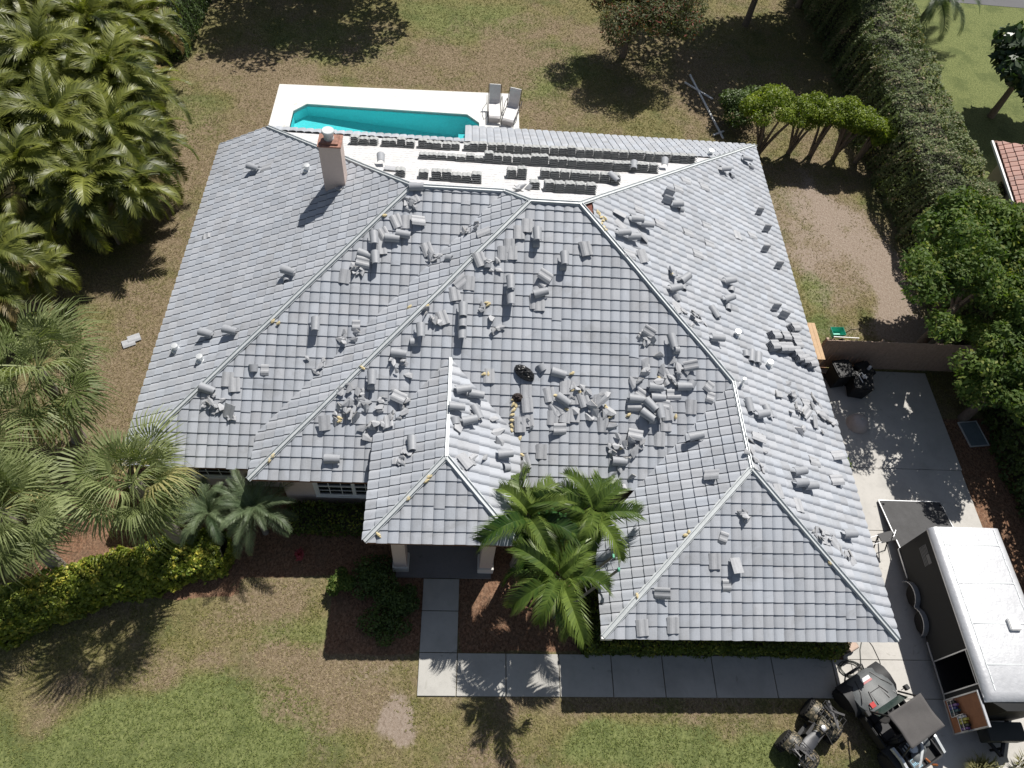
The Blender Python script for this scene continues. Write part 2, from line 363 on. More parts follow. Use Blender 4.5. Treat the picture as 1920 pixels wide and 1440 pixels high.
# ------------------------------------------------------------------ house: roof geometry
S = .48664; ZE = 3.0
xr, yf, yg, xl, yb = 12.828, 9.2186, 5.0185, -5.8405, 26.3087
xL, dd, eL, e2 = -8.793, 1.5552, .979, 1.0365
xp, wp, ypf, zp = -.189, 2.1015, 7.160, 3.617
W, eg = 8.5, 1.212
ZR = ZE - S*eg; ybv = yb-eg; h = (ybv-yf)/2; xrv = xr-eg; hA = (ybv-yf-dd)/2; yk = yf+W/2-eg; xm = xr-W/2
yvP = yf+(zp-ZE)/S
RB_L = (xl+h, yf+h); RB_R = (xrv-h, yf+h); RA_L = (xL+hA, yf+dd+hA); RA_R = (xl+h-dd/2, yf+dd+hA)
YT = ybv-e2; XST = -.02
SL = {  # name: (plane a,b,c so z = a x + b y + c, plan polygon, upslope direction)
 'MF': (0, S, ZE-S*yf, [(xl, yf), (xr-W+eg, yf), (xm, yk), RB_R, RB_L]),
 'ML': (S, 0, ZE-S*xl, [(xl, yf), RB_L, RA_R, (xl, yf+dd)]),
 'LF': (0, S, ZE-S*(yf+dd), [(xL-eL, yf+dd-eL), (xl+.24, yf+dd-eL), RA_R, RA_L]),
 'LL': (S, 0, ZE-S*xL, [(xL-eL, yf+dd-eL), RA_L, (xL+e2, YT), (xL-eL, YT)]),
 'RP1': (-S, 0, ZR+S*xr, [(xr, yk), (xr, yb), RB_R, (xm, yk)]),
 'RP2': (-S, 0, ZR+S*xr, [(xr, yg), (xr, yk), (xm, yk), (xm, yg+W/2)]),
 'GF': (0, S, ZR-S*yg, [(xr-W, yg), (xr, yg), (xm, yg+W/2)]),
 'GL': (S, 0, ZR-S*(xr-W), [(xr-W, yg), (xm, yg+W/2), (xm, yk), (xr-W+eg, yf), (xr-W, yf-eg)]),
 'PF': (0, S, zp-S*ypf, [(xp-wp, ypf), (xp+wp, ypf), (xp, ypf+wp)]),
 'PL': (S, 0, zp-S*(xp-wp), [(xp-wp, ypf), (xp, ypf+wp), (xp, yvP+wp), (xp-wp, yvP)]),
 'PR': (-S, 0, zp+S*(xp+wp), [(xp+wp, ypf), (xp+wp, yvP), (xp, yvP+wp), (xp, ypf+wp)]),
 'RRa': (0, -S, ZR+S*yb, [(XST, YT), (XST, YT-6), (RA_L[0]+.01, RA_L[1]), (xL+e2, YT)]),
 'RRb': (0, -S, ZR+S*yb, [(XST, yb), (xr, yb), RB_R, RB_L, RA_R, RA_L, (XST, RA_L[1]+.5)]),
}
def zat(nm, x, y): a, b, c = SL[nm][:3]; return a*x+b*y+c
def inpoly(x, y, poly):
    r = False; n = len(poly)
    for i in range(n):
        x1, y1 = poly[i]; x2, y2 = poly[(i+1) % n]
        if (y1 > y) != (y2 > y) and x < (x2-x1)*(y-y1)/(y2-y1)+x1: r = not r
    return r
SL['RRa'] = (0, -S, ZR+S*yb, [(XST, YT), (xL+e2, YT), RA_L, (XST, RA_L[1])])
SL['RRb'] = (0, -S, ZR+S*yb, [(XST, yb), (XST, RA_L[1]), RA_R, RB_L, RB_R, (xr, yb)])
def roof_top(x, y):
    best = None
    for k, (a, b, c, poly) in SL.items():
        if inpoly(x, y, poly):
            z = a*x+b*y+c
            if best is None or z > best[0]: best = (z, k)
    return best

house = empty('house', (0, 0, 0), 0, 'one storey beige stucco house under a damaged grey tiled hip roof', 'house')
M_SOFF = simple('soffit_paint', (.42, .36, .3), .85, 0, .06, 8, .002)
M_TILEBED = simple('roof_felt_red', (.16, .06, .045), .9, 0, .3, 5, .01)
roofd = None
def solid_poly(mb, nm, t=.15, up=0.0, tops=0):
    a, b, c, poly = SL[nm]; n = len(poly)
    T = [(x, y, a*x+b*y+c+up) for x, y in poly]; B = [(x, y, z-t-up) for x, y, z in T]
    area = sum(poly[i][0]*poly[(i+1) % n][1]-poly[(i+1) % n][0]*poly[i][1] for i in range(n))
    mb.mat(tops); mb.add(T, [tuple(range(n))])
    mb.mat(2); mb.add(B, [tuple(reversed(range(n)))])
    mb.mat(1); mb.add(T+B, [(i, n+i, n+(i+1) % n, (i+1) % n) for i in range(n)])
mb = MB()
for i, nm in enumerate(SL):
    solid_poly(mb, nm, .16 + i*.003, 0, 3 if nm.startswith('RR') else 0)
roofd = mb.build('roof', [M_TILEBED, M_FASCIA, M_SOFF, M_UNDER], house)

TW, TC = .3035, .345
rsT = np.random.RandomState(7)
def tile_field(nm_list, name, U, Dn, O, ulen, vlen, label=None, u0=0.0, clip=None, jit=1.0, parent=None):
    """lay barrel tiles on a slope. U = unit vector along the eave, Dn = horizontal upslope unit vector"""
    a, b, c, _ = SL[nm_list[0]]
    U = np.array([U[0], U[1], 0.]); up = np.array([Dn[0], Dn[1], S]); up /= np.linalg.norm(up); nrm = np.cross(U, up)
    if nrm[2] < 0: nrm = -nrm
    O3 = np.array([O[0], O[1], a*O[0]+b*O[1]+c])
    us = np.array([0, .08, .2, .34, .5, .66, .82, .94, 1.0, 1.0]); ns = len(us)
    hgt = np.array([-.008, .018, .042, .051, .049, .042, .036, .033, .031, -.02])
    if Dn[1] > .5: hgt = np.array([0, .015, .029, .035, .033, .026, .018, .012, .009, -.006])
    flip = (U[0]*Dn[1]-U[1]*Dn[0]) < 0
    if flip: us = 1-us[::-1]; hgt = hgt[::-1].copy()
    nu = int(ulen/TW)+1; nv = int(vlen/TC)+2
    V = []; F = []; tone = []; UV = []
    lip = .028 if Dn[1] > .5 else .03; base = .02
    for j in range(nv):
        rowoff = rsT.normal(0, .006)*jit
        for i in range(nu):
            dv = rowoff + rsT.normal(0, .004)*jit; dz = abs(rsT.normal(0, .003))*jit; ang = rsT.normal(0, .008)*jit
            if rsT.rand() < .012*jit: dv -= rsT.uniform(.02, .08); ang += rsT.normal(0, .04)
            w = TW*(.985 if Dn[1] > .5 else .97)
            u = u0+i*TW+us*w
            lo = j*TC-.035+dv; hi = (j+1)*TC+.03
            k = len(V)
            sk = ang*(us-.5)*w
            for uu, hh, s_ in zip(u, hgt, sk): V.append(O3+U*uu+up*(lo+s_)+nrm*(base+lip+hh+dz))
            for uu, hh in zip(u, hgt): V.append(O3+U*uu+up*hi+nrm*(base+hh*.9-.002))
            for uu, hh, s_ in zip(u, hgt, sk): V.append(O3+U*uu+up*(lo+s_)+nrm*(hh*.9-.004))
            r1, r2 = rsT.rand(), rsT.rand(); off = rsT.rand()*40
            for q in range(ns-1):
                F.append((k+q, k+q+1, k+ns+q+1, k+ns+q)); UV += [(us[q]*TW+off, 0), (us[q+1]*TW+off, 0), (us[q+1]*TW+off, .38), (us[q]*TW+off, .38)]
                F.append((k+2*ns+q, k+2*ns+q+1, k+q+1, k+q)); UV += [(us[q]*TW+off, 0)]*4
                tone += [(r1, r2, 0, 1)]*2
    V = np.array(V); 
    me = np_mesh(name, V, np.array(F), M_TILE, ('tone', np.array(tone)))
    uvl = me.uv_layers.new(name='tile'); uvl.data.foreach_set('uv', np.array(UV, np.float32).ravel())
    bm = bmesh.new(); bm.from_mesh(me); parts = []
    polys = clip or [SL[n_][3] for n_ in nm_list]
    out = None
    for pi_, poly in enumerate(polys):
        b2 = bm.copy() if pi_ < len(polys)-1 else bm
        n = len(poly); area = sum(poly[i][0]*poly[(i+1) % n][1]-poly[(i+1) % n][0]*poly[i][1] for i in range(n))
        for i in range(n):
            p, q = poly[i], poly[(i+1) % n]; ex, ey = q[0]-p[0], q[1]-p[1]; l = math.hypot(ex, ey)
            if l < 1e-6: continue
            nx, ny = (ey/l, -ex/l) if area > 0 else (-ey/l, ex/l)
            # an eave edge keeps a small tile overhang
            av = (a*p[0]+b*p[1]+c); bv = (a*q[0]+b*q[1]+c); eave = abs(av-bv) < 1e-4 and (Dn[0]*nx+Dn[1]*ny) < -.9
            off_ = .09 if eave else (-.075 if abs(nx*ny) > .1 else .0)
            if abs(nx*ny) < .1 and not eave: off_ = -.05 if (Dn[0]*nx+Dn[1]*ny) > .9 else 0.03
            if i in NOCLIP.get((nm_list[0], pi_), ()): off_ = 0
            bmesh.ops.bisect_plane(b2, geom=b2.verts[:]+b2.edges[:]+b2.faces[:], plane_co=(p[0]+nx*off_, p[1]+ny*off_, 0), plane_no=(nx, ny, 0), clear_outer=True)
        mm = bpy.data.meshes.new(name); b2.to_mesh(mm); b2.free(); parts.append(mm)
    for mm in parts:
        mm.materials.append(M_TILE) if not mm.materials else None
        mm.update(); o = link_mesh(name, mm, parent or roofd); kid(roofd, o); out = o
    bpy.data.meshes.remove(me)
    return out
NOCLIP = {('RP1', 0): (0, 3), ('RP1', 1): (1, 2), ('RP2', 0): (1,)}
def clipl(nm, valley_idx):   # remember valley / shared edges that are not shrunk
    NOCLIP[(nm, 0)] = valley_idx
clipl('MF', (1,)); clipl('ML', (2,)); clipl('LF', (1,)); clipl('GL', (2, 3)); clipl('PL', (2,)); clipl('PR', (1,))
T_ = 'roof_tiles'
tile_field(['MF'], T_, (1, 0), (0, 1), (xl-.1, yf), 20, 9.2)
tile_field(['ML'], T_, (0, 1), (1, 0), (xl, yf), 9.5, 9.2)
tile_field(['LF'], T_, (1, 0), (0, 1), (xL-eL, yf+dd-eL), 12, 9.6)
tile_field(['LL'], T_, (0, 1), (1, 0), (xL-eL, yf+dd-eL), 15, 9.4)
tile_field(['RP1', 'RP2'], T_, (0, 1), (-1, 0), (xr, yg), 21.6, 9.0, clip=[SL['RP1'][3], SL['RP2'][3]])
tile_field(['GF'], T_, (1, 0), (0, 1), (xr-W, yg), 8.6, 4.8)
tile_field(['GL'], T_, (0, 1), (1, 0), (xr-W, yg), 7.5, 4.8)
tile_field(['PF'], T_, (1, 0), (0, 1), (xp-wp, ypf), 4.3, 2.5)
tile_field(['PL'], T_, (0, 1), (1, 0), (xp-wp, ypf), 6, 2.5)
tile_field(['PR'], T_, (0, 1), (-1, 0), (xp+wp, ypf), 6, 2.5)
NOCLIP[('RRb', 0)] = (); NOCLIP[('RRa', 0)] = ()
tile_field(['RRb'], T_, (1, 0), (0, -1), (XST, yb), 12.8, 2.4, clip=[[(XST, yb), (XST, 23.72), (xr-2.7, 23.72), (xr-.05, yb)]])
tile_field(['RRa'], T_, (1, 0), (0, -1), (xL+e2, YT), 8.0, .4, clip=[[(XST-.05, YT), (XST-.05, 23.62), (xL+e2+.3, 23.62), (xL+e2+.05, YT)]])

def channel(p, q, w=.125, hgt=.055, lift=.06, name='ridge_channel', ext0=0, ext1=0):
    P = Vector(p); Q = Vector(q); d = (Q-P).normalized(); P = P-d*ext0; Q = Q+d*ext1
    side = d.cross(Vector((0, 0, 1))).normalized(); upv = side.cross(d).normalized()
    mb = MB(); t = .012
    ring = [(-w*.75, 0), (-w/2, 0), (-w/2, hgt), (-w/2+t, hgt), (-w/2+t, t), (w/2-t, t), (w/2-t, hgt), (w/2, hgt), (w/2, 0), (w*.75, 0), (w*.75, -.008), (-w*.75, -.008)]
    nseg = max(2, int((Q-P).length/1.2)); rr = random.Random(hash((round(p[0], 2), round(q[1], 2))) & 255); rings = []
    for i in range(nseg+1):
        c = P+(Q-P)*i/nseg + upv*(lift+rr.uniform(-.006, .006)) + side*rr.uniform(-.008, .008)
        rings.append([c+side*a_+upv*b_ for a_, b_ in ring])
    mb.loft(rings); o = mb.build(name, M_GALV, roofd); return o
def P3(nm, pt): return (pt[0], pt[1], zat(nm, *pt))
channel(P3('MF', (xl, yf)), P3('MF', RB_L), name='hip_channel', ext0=.05)
channel(P3('MF', RB_L), P3('MF', RB_R), name='ridge_channel')
channel(P3('MF', RB_R), P3('MF', (xm, yk)), name='hip_channel')
channel(P3('GF', (xr-W, yg)), P3('GF', (xm, yg+W/2)), name='hip_channel')
channel(P3('GF', (xm, yg+W/2)), P3('GF', (xr, yg)), name='hip_channel')
channel(P3('GL', (xm, yk)), P3('GL', (xm, yg+W/2)), w=.085, name='ridge_channel')
channel(P3('LF', RA_L), P3('LF', RA_R), name='ridge_channel')
channel(P3('ML', RA_R), P3('ML', RB_L), name='ridge_channel')
channel(P3('LL', (xL-eL, yf+dd-eL)), P3('LL', RA_L), name='hip_channel')
channel(P3('RRa', (xL+e2, YT)), P3('RRa', RA_L), name='hip_channel')
channel(P3('RRb', (xr, yb)), P3('RRb', RB_R), name='hip_channel')
channel(P3('PF', (xp-wp, ypf)), P3('PF', (xp, ypf+wp)), name='hip_channel')
channel(P3('PF', (xp, ypf+wp)), P3('PF', (xp+wp, ypf)), name='hip_channel')
channel(P3('PL', (xp, ypf+wp)), P3('PL', (xp, yvP+wp)), w=.075, name='ridge_channel')

mb = MB(); mb.box(xr-W-.06, xr-W+.1, yg-.07, yg+.06, ZR-.12, ZR+.05); mb.box(xr-W+.1, xr-W+.26, yg-.07, yg-.03, ZR-.12, ZR+.03); mb.build('gutter_corner', M_WHITE, roofd)

# walls
mb = MB()
mb.prism([(-9.2, 10.35), (-5.3, 10.35), (-5.3, 9.8), (4.95, 9.8), (4.95, 5.6), (12.25, 5.6), (12.25, 25.4), (.4, 25.4), (.4, 23.4), (-9.2, 23.4)], 0, 2.3)
mb.prism([(-5.25, 9.85), (-1.6, 9.85), (11.2, 9.85), (11.2, 23.3), (-5.25, 23.3)], 2.3, 2.84)
wall = mb.build('wall', M_STUCCO, house)
# chimney standing on the left slope
cx0, cx1, cy0, cy1 = -4.68, -3.98, 19.0, 19.58
mb = MB(); mb.box(cx0, cx1, cy0, cy1, 4.6, 6.95); ch = mb.build('chimney', M_STUCCO, roofd, bevel=.012)
mb = MB(); mb.box(cx0-.03, cx1+.03, cy0-.03, cy1+.03, 6.952, 7.0)
mb.box(cx0+.07, cx1-.07, cy0+.06, cy1-.06, 7.0, 7.06)
mb.build('chimney_crown', simple('red_roof_sealant', (.30, .15, .11), .7, 0, .6, 9, .01), ch, bevel=.01)
mb = MB(); c0 = ((cx0+cx1)/2-.03, (cy0+cy1)/2+.02, 7.06)
mb.lathe([(.16, 0), (.16, .04), (.15, .05), (.15, .1), (.16, .11), (.16, .15), (.15, .16), (.15, .22)], c0, 20)
mb.lathe([(.19, .22), (.2, .24), (.2, .31), (.18, .33)], c0, 20)
mb.build('flue_cap', M_GALV, ch, smooth=True)
mb = MB(); mb.box(cx1, cx1+.16, cy0-.1, cy1+.1, 5.18, 5.215); mb.bar((cx1+.05, cy0-.15, 5.33), (cx0-.05, cy0-.06, 4.93), .1, .02)
mb.build('chimney_flashing', M_DARKTILE, ch)

def vent(x, y, hh=.3, r=.075):
    z, k = roof_top(x, y); mb = MB()
    mb.lathe([(r+.09, -.02), (r+.07, .07), (r+.01, .1), (r, hh), (r+.02, hh+.005), (r+.02, hh+.05), (r*.7, hh+.055)], (x, y, z+.03), 14)
    mb.build('vent_pipe', M_GALVW, roofd, smooth=True)
# windows, porch, door
def window(cx, y, z0, w, hgt, cols, rows, units=2, lab=None):
    mb = MB(); fr = .07
    mb.box(cx-w/2-.09, cx+w/2+.09, y-.08, y-.003, z0-.1, z0-.001)
    mb.box(cx-w/2-.09, cx+w/2+.09, y-.06, y-.002, z0+hgt+.001, z0+hgt+.1)
    for sx in (-1, 1): mb.box(cx+sx*(w/2+.045)-.045, cx+sx*(w/2+.045)+.045, y-.055, y-.002, z0, z0+hgt)
    wnd = mb.build('window', M_WHITE, house)
    g = MB(); g.box(cx-w/2, cx+w/2, y-.012, y-.001, z0, z0+hgt); g.build('pane', M_GLASS, wnd)
    f = MB(); uw = w/units
    for k in range(units):
        a = cx-w/2+k*uw
        f.box(a, a+fr*.8, y-.045, y-.013, z0, z0+hgt); f.box(a+uw-fr*.8, a+uw, y-.044, y-.013, z0, z0+hgt)
        f.box(a, a+uw, y-.046, y-.013, z0, z0+fr); f.box(a, a+uw, y-.047, y-.013, z0+hgt-fr, z0+hgt); f.box(a, a+uw, y-.05, y-.013, z0+hgt/2-.025, z0+hgt/2+.025)
        for i in range(1, cols): f.box(a+uw*i/cols-.01, a+uw*i/cols+.01, y-.03, y-.013, z0, z0+hgt)
        for j in range(1, rows): f.box(a, a+uw, y-.031, y-.013, z0+hgt*j/rows-.01, z0+hgt*j/rows+.01)
    f.build('frame', M_WHITE, wnd); return wnd
window(-3.1, 9.8, .75, 2.3, 1.35, 3, 4, 2)
window(3.0, 9.8, .75, 1.7, 1.35, 3, 4, 1)
window(-7.6, 10.35, .75, 1.2, 1.3, 3, 4, 1)
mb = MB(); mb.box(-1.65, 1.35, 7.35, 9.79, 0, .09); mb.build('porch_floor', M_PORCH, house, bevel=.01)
for sx in (-1.5, 1.16):
    mb = MB(); mb.box(sx-.2, sx+.2, 7.55, 7.97, .1, 3.42); c_ = mb.build('porch_column', M_STUCCO, house, bevel=.01)
    mb = MB(); mb.box(sx-.25, sx+.25, 7.5, 8.02, .091, .45); mb.build('column_base', M_STUCCOW, c_, bevel=.012)
mb = MB(); mb.box(-1.7, 1.36, 7.6, 7.92, 3.15, 3.43); mb.build('porch_beam', M_STUCCO, house)
mb = MB(); mb.box(-.75, .55, 9.74, 9.795, .1, 2.35); dr = mb.build('front_door', simple('dark_door', (.05, .03, .02), .4), house, bevel=.01)
mb = MB(); mb.lathe([(.03, 0), (.03, .05)], (-.02, 9.69, 1.1), 10, 'Y'); mb.build('handle', M_GALV, dr)

# ------------------------------------------------------------------ slabs and pool
def slabs(name, rects, z1, mat, gap=.012):
    mb = MB()
    for x0, x1, y0, y1 in rects: mb.box(x0+gap, x1-gap, y0+gap, y1-gap, -.05, z1)
    o = mb.build(name, mat, bevel=.006); tag(o, kind='structure'); return o
jx = [-.78, .36, 1.82, 3.42, 5.02, 6.6, 8.15, 10.05, 11.98]
rects = [(-.78, .36, 6.32, 7.33), (-.78, .36, 5.08, 6.32)] + [(jx[i], jx[i+1], 3.86, 5.08) for i in range(len(jx)-1)]
slabs('walkway', rects, .05, M_WALK)
slabs('driveway', [(12.0, 12.6, 3.86, 5.0), (12.6, 18.7, 3.86, 5.0), (12.4, 18.7, 5.0, 9.3), (14.0, 18.7, 9.3, 11.72), (14.2, 18.75, 11.72, 16.05), (13.4, 18.7, 1.9, 3.86)], .045, M_DRIVE, .008)
# pool
pool = [(-8.2, 29.72), (-8.2, 27.3), (-7.6, 26.7), (.05, 26.7), (.64, 27.3), (.64, 29.76), (.04, 30.34), (-7.64, 30.32)]
deck_out = [(-9.15, 31.68), (-9.15, 25.2), (2.58, 25.2), (2.58, 32.2)]
def ring_mesh(name, outer, inner, z0, z1, mat):
    bm = bmesh.new(); vo = [bm.verts.new((x, y, z1)) for x, y in outer]; vi = [bm.verts.new((x, y, z1)) for x, y in inner]
    eo = [bm.edges.new((vo[i], vo[(i+1) % len(vo)])) for i in range(len(vo))]; ei = [bm.edges.new((vi[i], vi[(i+1) % len(vi)])) for i in range(len(vi))]
    bmesh.ops.triangle_fill(bm, use_beauty=True, edges=eo+ei)
    for f in bm.faces:
        if f.normal.z < 0: f.normal_flip()
    for L_ in (vo, vi):
        lo = [bm.verts.new((v.co.x, v.co.y, z0)) for v in L_]
        for i in range(len(L_)): bm.faces.new((L_[i], L_[(i+1) % len(L_)], lo[(i+1) % len(L_)], lo[i]))
    bmesh.ops.recalc_face_normals(bm, faces=bm.faces)
    me = bpy.data.meshes.new(name); bm.to_mesh(me); bm.free(); me.materials.append(mat); return link_mesh(name, me)
tag(ring_mesh('pool_deck', deck_out, pool, -.1, .06, M_DECK), kind='structure')
M_POOL = simple('pool_plaster', (.42, .78, .80), .6, 0, .1, 9, .01)
mb = MB(); n = len(pool)
mb.add([(x, y, .0) for x, y in pool]+[(x, y, -.55-.095*(x+8.2)) for x, y in pool], [(i, n+i, n+(i+1) % n, (i+1) % n) for i in range(n)]+[tuple(n+i for i in range(n))])
mb.mat(1); 
pb = mb.build('pool_basin', [M_POOL, M_POOL]); tag(pb, kind='structure')
mb = MB(); mb.box(.0, .63, 28.2, 29.7, -1.8, -.3); mb.box(-.35, .0, 28.25, 29.65, -1.8, -.6); mb.build('pool_steps', M_POOL, pb)
def water_mat():
    mt, nt = newmat('pool_water'); co = coord(nt)
    out = nt.nodes.new('ShaderNodeOutputMaterial'); mx = nt.nodes.new('ShaderNodeMixShader'); tr = nt.nodes.new('ShaderNodeBsdfTransparent'); gl = nt.nodes.new('ShaderNodeBsdfGlossy')
    tr.inputs[0].default_value = (.37, .77, .79, 1); gl.inputs['Roughness'].default_value = .03
    fr = nt.nodes.new('ShaderNodeFresnel'); fr.inputs['IOR'].default_value = 1.33
    b = nt.nodes.new('ShaderNodeBump'); b.inputs['Distance'].default_value = .03; nt.links.new(noise(nt, co, 5, 3), b.inputs['Height'])
    nt.links.new(b.outputs[0], gl.inputs['Normal']); nt.links.new(b.outputs[0], fr.inputs['Normal'])
    nt.links.new(fr.outputs[0], mx.inputs[0]); nt.links.new(tr.outputs[0], mx.inputs[1]); nt.links.new(gl.outputs[0], mx.inputs[2]); nt.links.new(mx.outputs[0], out.inputs['Surface']); return mt
mb = MB(); mb.add([(x, y, -.09) for x, y in pool], [tuple(reversed(range(n)))]); tag(mb.build('pool_water', water_mat()), kind='structure')
bm = bmesh.new(); bm.from_mesh(ground.data)
bmesh.ops.delete(bm, geom=[f for f in bm.faces if -8.9 < f.calc_center_median().x < 1.2 and 26.2 < f.calc_center_median().y < 30.9], context='FACES')
bm.to_mesh(ground.data); bm.free()

# ------------------------------------------------------------------ vegetation
def leaf_mat(name, c1, c2, c3=None, rough=.5, trans=.35, vs=.8, spec=.4, tip=None):
    mt, nt = newmat(name); co = coord(nt)
    a = nt.nodes.new('ShaderNodeAttribute'); a.attribute_name = 'tone'
    sep = nt.nodes.new('ShaderNodeSeparateColor'); nt.links.new(a.outputs['Color'], sep.inputs[0])
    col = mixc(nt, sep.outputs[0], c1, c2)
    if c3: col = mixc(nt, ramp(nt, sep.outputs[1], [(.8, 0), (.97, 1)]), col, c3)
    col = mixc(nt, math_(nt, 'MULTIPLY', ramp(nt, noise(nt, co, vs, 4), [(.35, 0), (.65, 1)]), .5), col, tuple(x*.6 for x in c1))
    out = nt.nodes.new('ShaderNodeOutputMaterial'); p = nt.nodes.new('ShaderNodeBsdfPrincipled'); t = nt.nodes.new('ShaderNodeBsdfTranslucent'); mx = nt.nodes.new('ShaderNodeMixShader')
    nt.links.new(col, p.inputs['Base Color']); p.inputs['Roughness'].default_value = rough; p.inputs['Specular IOR Level'].default_value = spec
    tc = mixc(nt, 1.0, col, (1.25, 1.35, .5), 'MULTIPLY'); nt.links.new(tc, t.inputs[0]); mx.inputs[0].default_value = trans
    nt.links.new(p.outputs[0], mx.inputs[1]); nt.links.new(t.outputs[0], mx.inputs[2]); nt.links.new(mx.outputs[0], out.inputs['Surface']); return mt
L_ARECA = leaf_mat('palm_leaf_glossy', (.05, .075, .016), (.28, .30, .06), (.42, .31, .14), .44, .35, .7, .5)
L_FAN = leaf_mat('fan_palm_leaf', (.10, .14, .035), (.33, .37, .17), (.50, .45, .2), .55, .3, .7, .35)
L_DATE = leaf_mat('date_palm_leaf', (.06, .10, .045), (.23, .29, .16), None, .5, .3, .9, .4)
L_ADON = leaf_mat('front_palm_leaf', (.03, .08, .014), (.20, .27, .055), (.45, .43, .1), .42, .35, .9, .45)
L_HEDGEY = leaf_mat('yellow_green_leaf', (.10, .16, .02), (.38, .42, .05), (.75, .66, .12), .5, .3, 1.5, .4)
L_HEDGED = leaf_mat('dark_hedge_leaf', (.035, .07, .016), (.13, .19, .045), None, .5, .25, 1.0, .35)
L_HEDGEM = leaf_mat('mixed_hedge_leaf', (.05, .09, .015), (.18, .23, .035), (.4, .4, .07), .5, .3, 1.5, .35)
L_TALLH = leaf_mat('tall_hedge_leaf', (.085, .12, .04), (.25, .30, .13), (.46, .36, .25), .6, .25, .35, .3)
L_TREE = leaf_mat('tree_leaf', (.045, .095, .02), (.155, .225, .048), (.29, .32, .08), .6, .35, .5, .25)
L_LIME = leaf_mat('lime_leaf', (.09, .15, .015), (.26, .33, .03), (.4, .44, .06), .5, .4, .9, .35)
L_BOTTLE = leaf_mat('bottlebrush_leaf', (.055, .08, .03), (.19, .20, .09), (.36, .09, .07), .6, .3, .8, .3)
L_SCHEF = leaf_mat('broad_leaf', (.04, .13, .035), (.08, .22, .06), None, .3, .3, 1.2, .6)
L_RED = leaf_mat('red_leaf', (.35, .05, .07), (.5, .10, .12), None, .5, .3)
L_NEIGH = leaf_mat('large_leaf_dark', (.02, .045, .014), (.07, .12, .04), None, .4, .25, .9, .5)
M_BARK = simple('bark', (.16, .13, .105), .9, 0, .35, 8, .02)
M_PBARK = simple('palm_trunk_bark', (.24, .21, .175), .9, 0, .3, 10, .02)
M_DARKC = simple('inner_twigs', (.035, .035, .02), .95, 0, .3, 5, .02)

def quads(P, A, B, rs, tone, cup=.0):
    """P centres, A half long axis, B half short axis -> pointed leaf quads"""
    V = np.stack([P-A, P+B, P+A*1.0, P-B], 1).reshape(-1, 3)
    F = np.arange(len(P)*4).reshape(-1, 4); return V, F, tone
def frond_np(rs, Ln, droop, nl, ll, lw, bend=.35, vee=.5, start=.12, twist=0, pend=.3, curl=.0):
    """pinnate frond along +x, curving down. returns V,F"""
    n = 16; t = np.linspace(0, 1, n); ang = -droop*t**1.5
    seg = Ln/(n-1); x = np.concatenate([[0], np.cumsum(np.cos(ang[:-1])*seg)]); z = np.concatenate([[0], np.cumsum(np.sin(ang[:-1])*seg)])
    V = []; F = []
    w = .022*(1-t*.8)
    for i in range(n): V += [(x[i], -w[i], z[i]), (x[i], w[i], z[i]+.003)]
    for i in range(n-1): F.append((2*i, 2*i+1, 2*i+3, 2*i+2))
    for sgn in (-1, 1):
        for k in range(nl):
            tt = start+(1-start)*(k+.5)/nl; px = np.interp(tt, t, x); pz = np.interp(tt, t, z); a = np.interp(tt, t, ang)
            l = ll*(np.sin(np.pi*min(1, tt*.85+.12))**.55)*rs.uniform(.85, 1.1)
            fwd = .35+.55*tt+rs.normal(0, .06); d = np.array([math.cos(fwd+.25)*.9*0+np.sin(fwd)*1.0, sgn*np.cos(fwd), vee*(1-tt*.5)+rs.normal(0, .07)]); d /= np.linalg.norm(d)
            ca, sa = math.cos(a), math.sin(a); d = np.array([d[0]*ca-d[2]*sa, d[1], d[0]*sa+d[2]*ca])
            d2 = d+np.array([.15, 0, -pend-bend]); d2 /= np.linalg.norm(d2)
            b = np.array([px, 0, pz]); m1 = b+d*l*.5; e = m1+d2*l*.55
            wv = np.array([ca, 0, sa])*lw; k0 = len(V)
            V += [tuple(b-wv*.5), tuple(b+wv*.5), tuple(m1+wv*.75), tuple(m1-wv*.75), tuple(e), tuple(e)]
            F += [(k0, k0+1, k0+2, k0+3), (k0+3, k0+2, k0+4, k0+5)]
    return np.array(V), np.array(F)
def fan_np(rs, pet, R, nseg, droop):
    """fan leaf: petiole along +x then a folded fan whose tips hang"""
    V = []; F = []; n = 5
    t = np.linspace(0, 1, n); z = -.25*droop*pet*t**2; x = pet*t
    for i in range(n): V += [(x[i], -.02, z[i]), (x[i], .02, z[i])]
    for i in range(n-1): F.append((2*i, 2*i+1, 2*i+3, 2*i+2))
    c = np.array([x[-1], 0, z[-1]])
    for k in range(nseg):
        a = (k/(nseg-1)-.5)*math.radians(250)+rs.normal(0, .03); l = R*(1-.25*abs(a)/2.2)*rs.uniform(.85, 1.08)
        d = np.array([math.cos(a), math.sin(a), .12+.1*math.cos(a)]); side = np.array([-math.sin(a), math.cos(a), 0])*.021
        zoff = (.025 if k % 2 else -.025)
        p1 = c+d*l*.48+np.array([0, 0, zoff]); d2 = d+np.array([.25*(1), 0, -droop*.8]); d2 /= np.linalg.norm(d2)
        p2 = p1+d2*l*.3; d3 = d2+np.array([0, 0, -1.3*droop]); d3 /= np.linalg.norm(d3); p3 = p2+d3*l*.38*rs.uniform(.7, 1.3)
        k0 = len(V); V += [tuple(c), tuple(c+d*.02), tuple(p1+side), tuple(p1-side), tuple(p2+side*.6), tuple(p2-side*.6), tuple(p3), tuple(p3)]
        F += [(k0, k0+1, k0+2, k0+3), (k0+3, k0+2, k0+4, k0+5), (k0+5, k0+4, k0+6, k0+7)]
    return np.array(V), np.array(F)
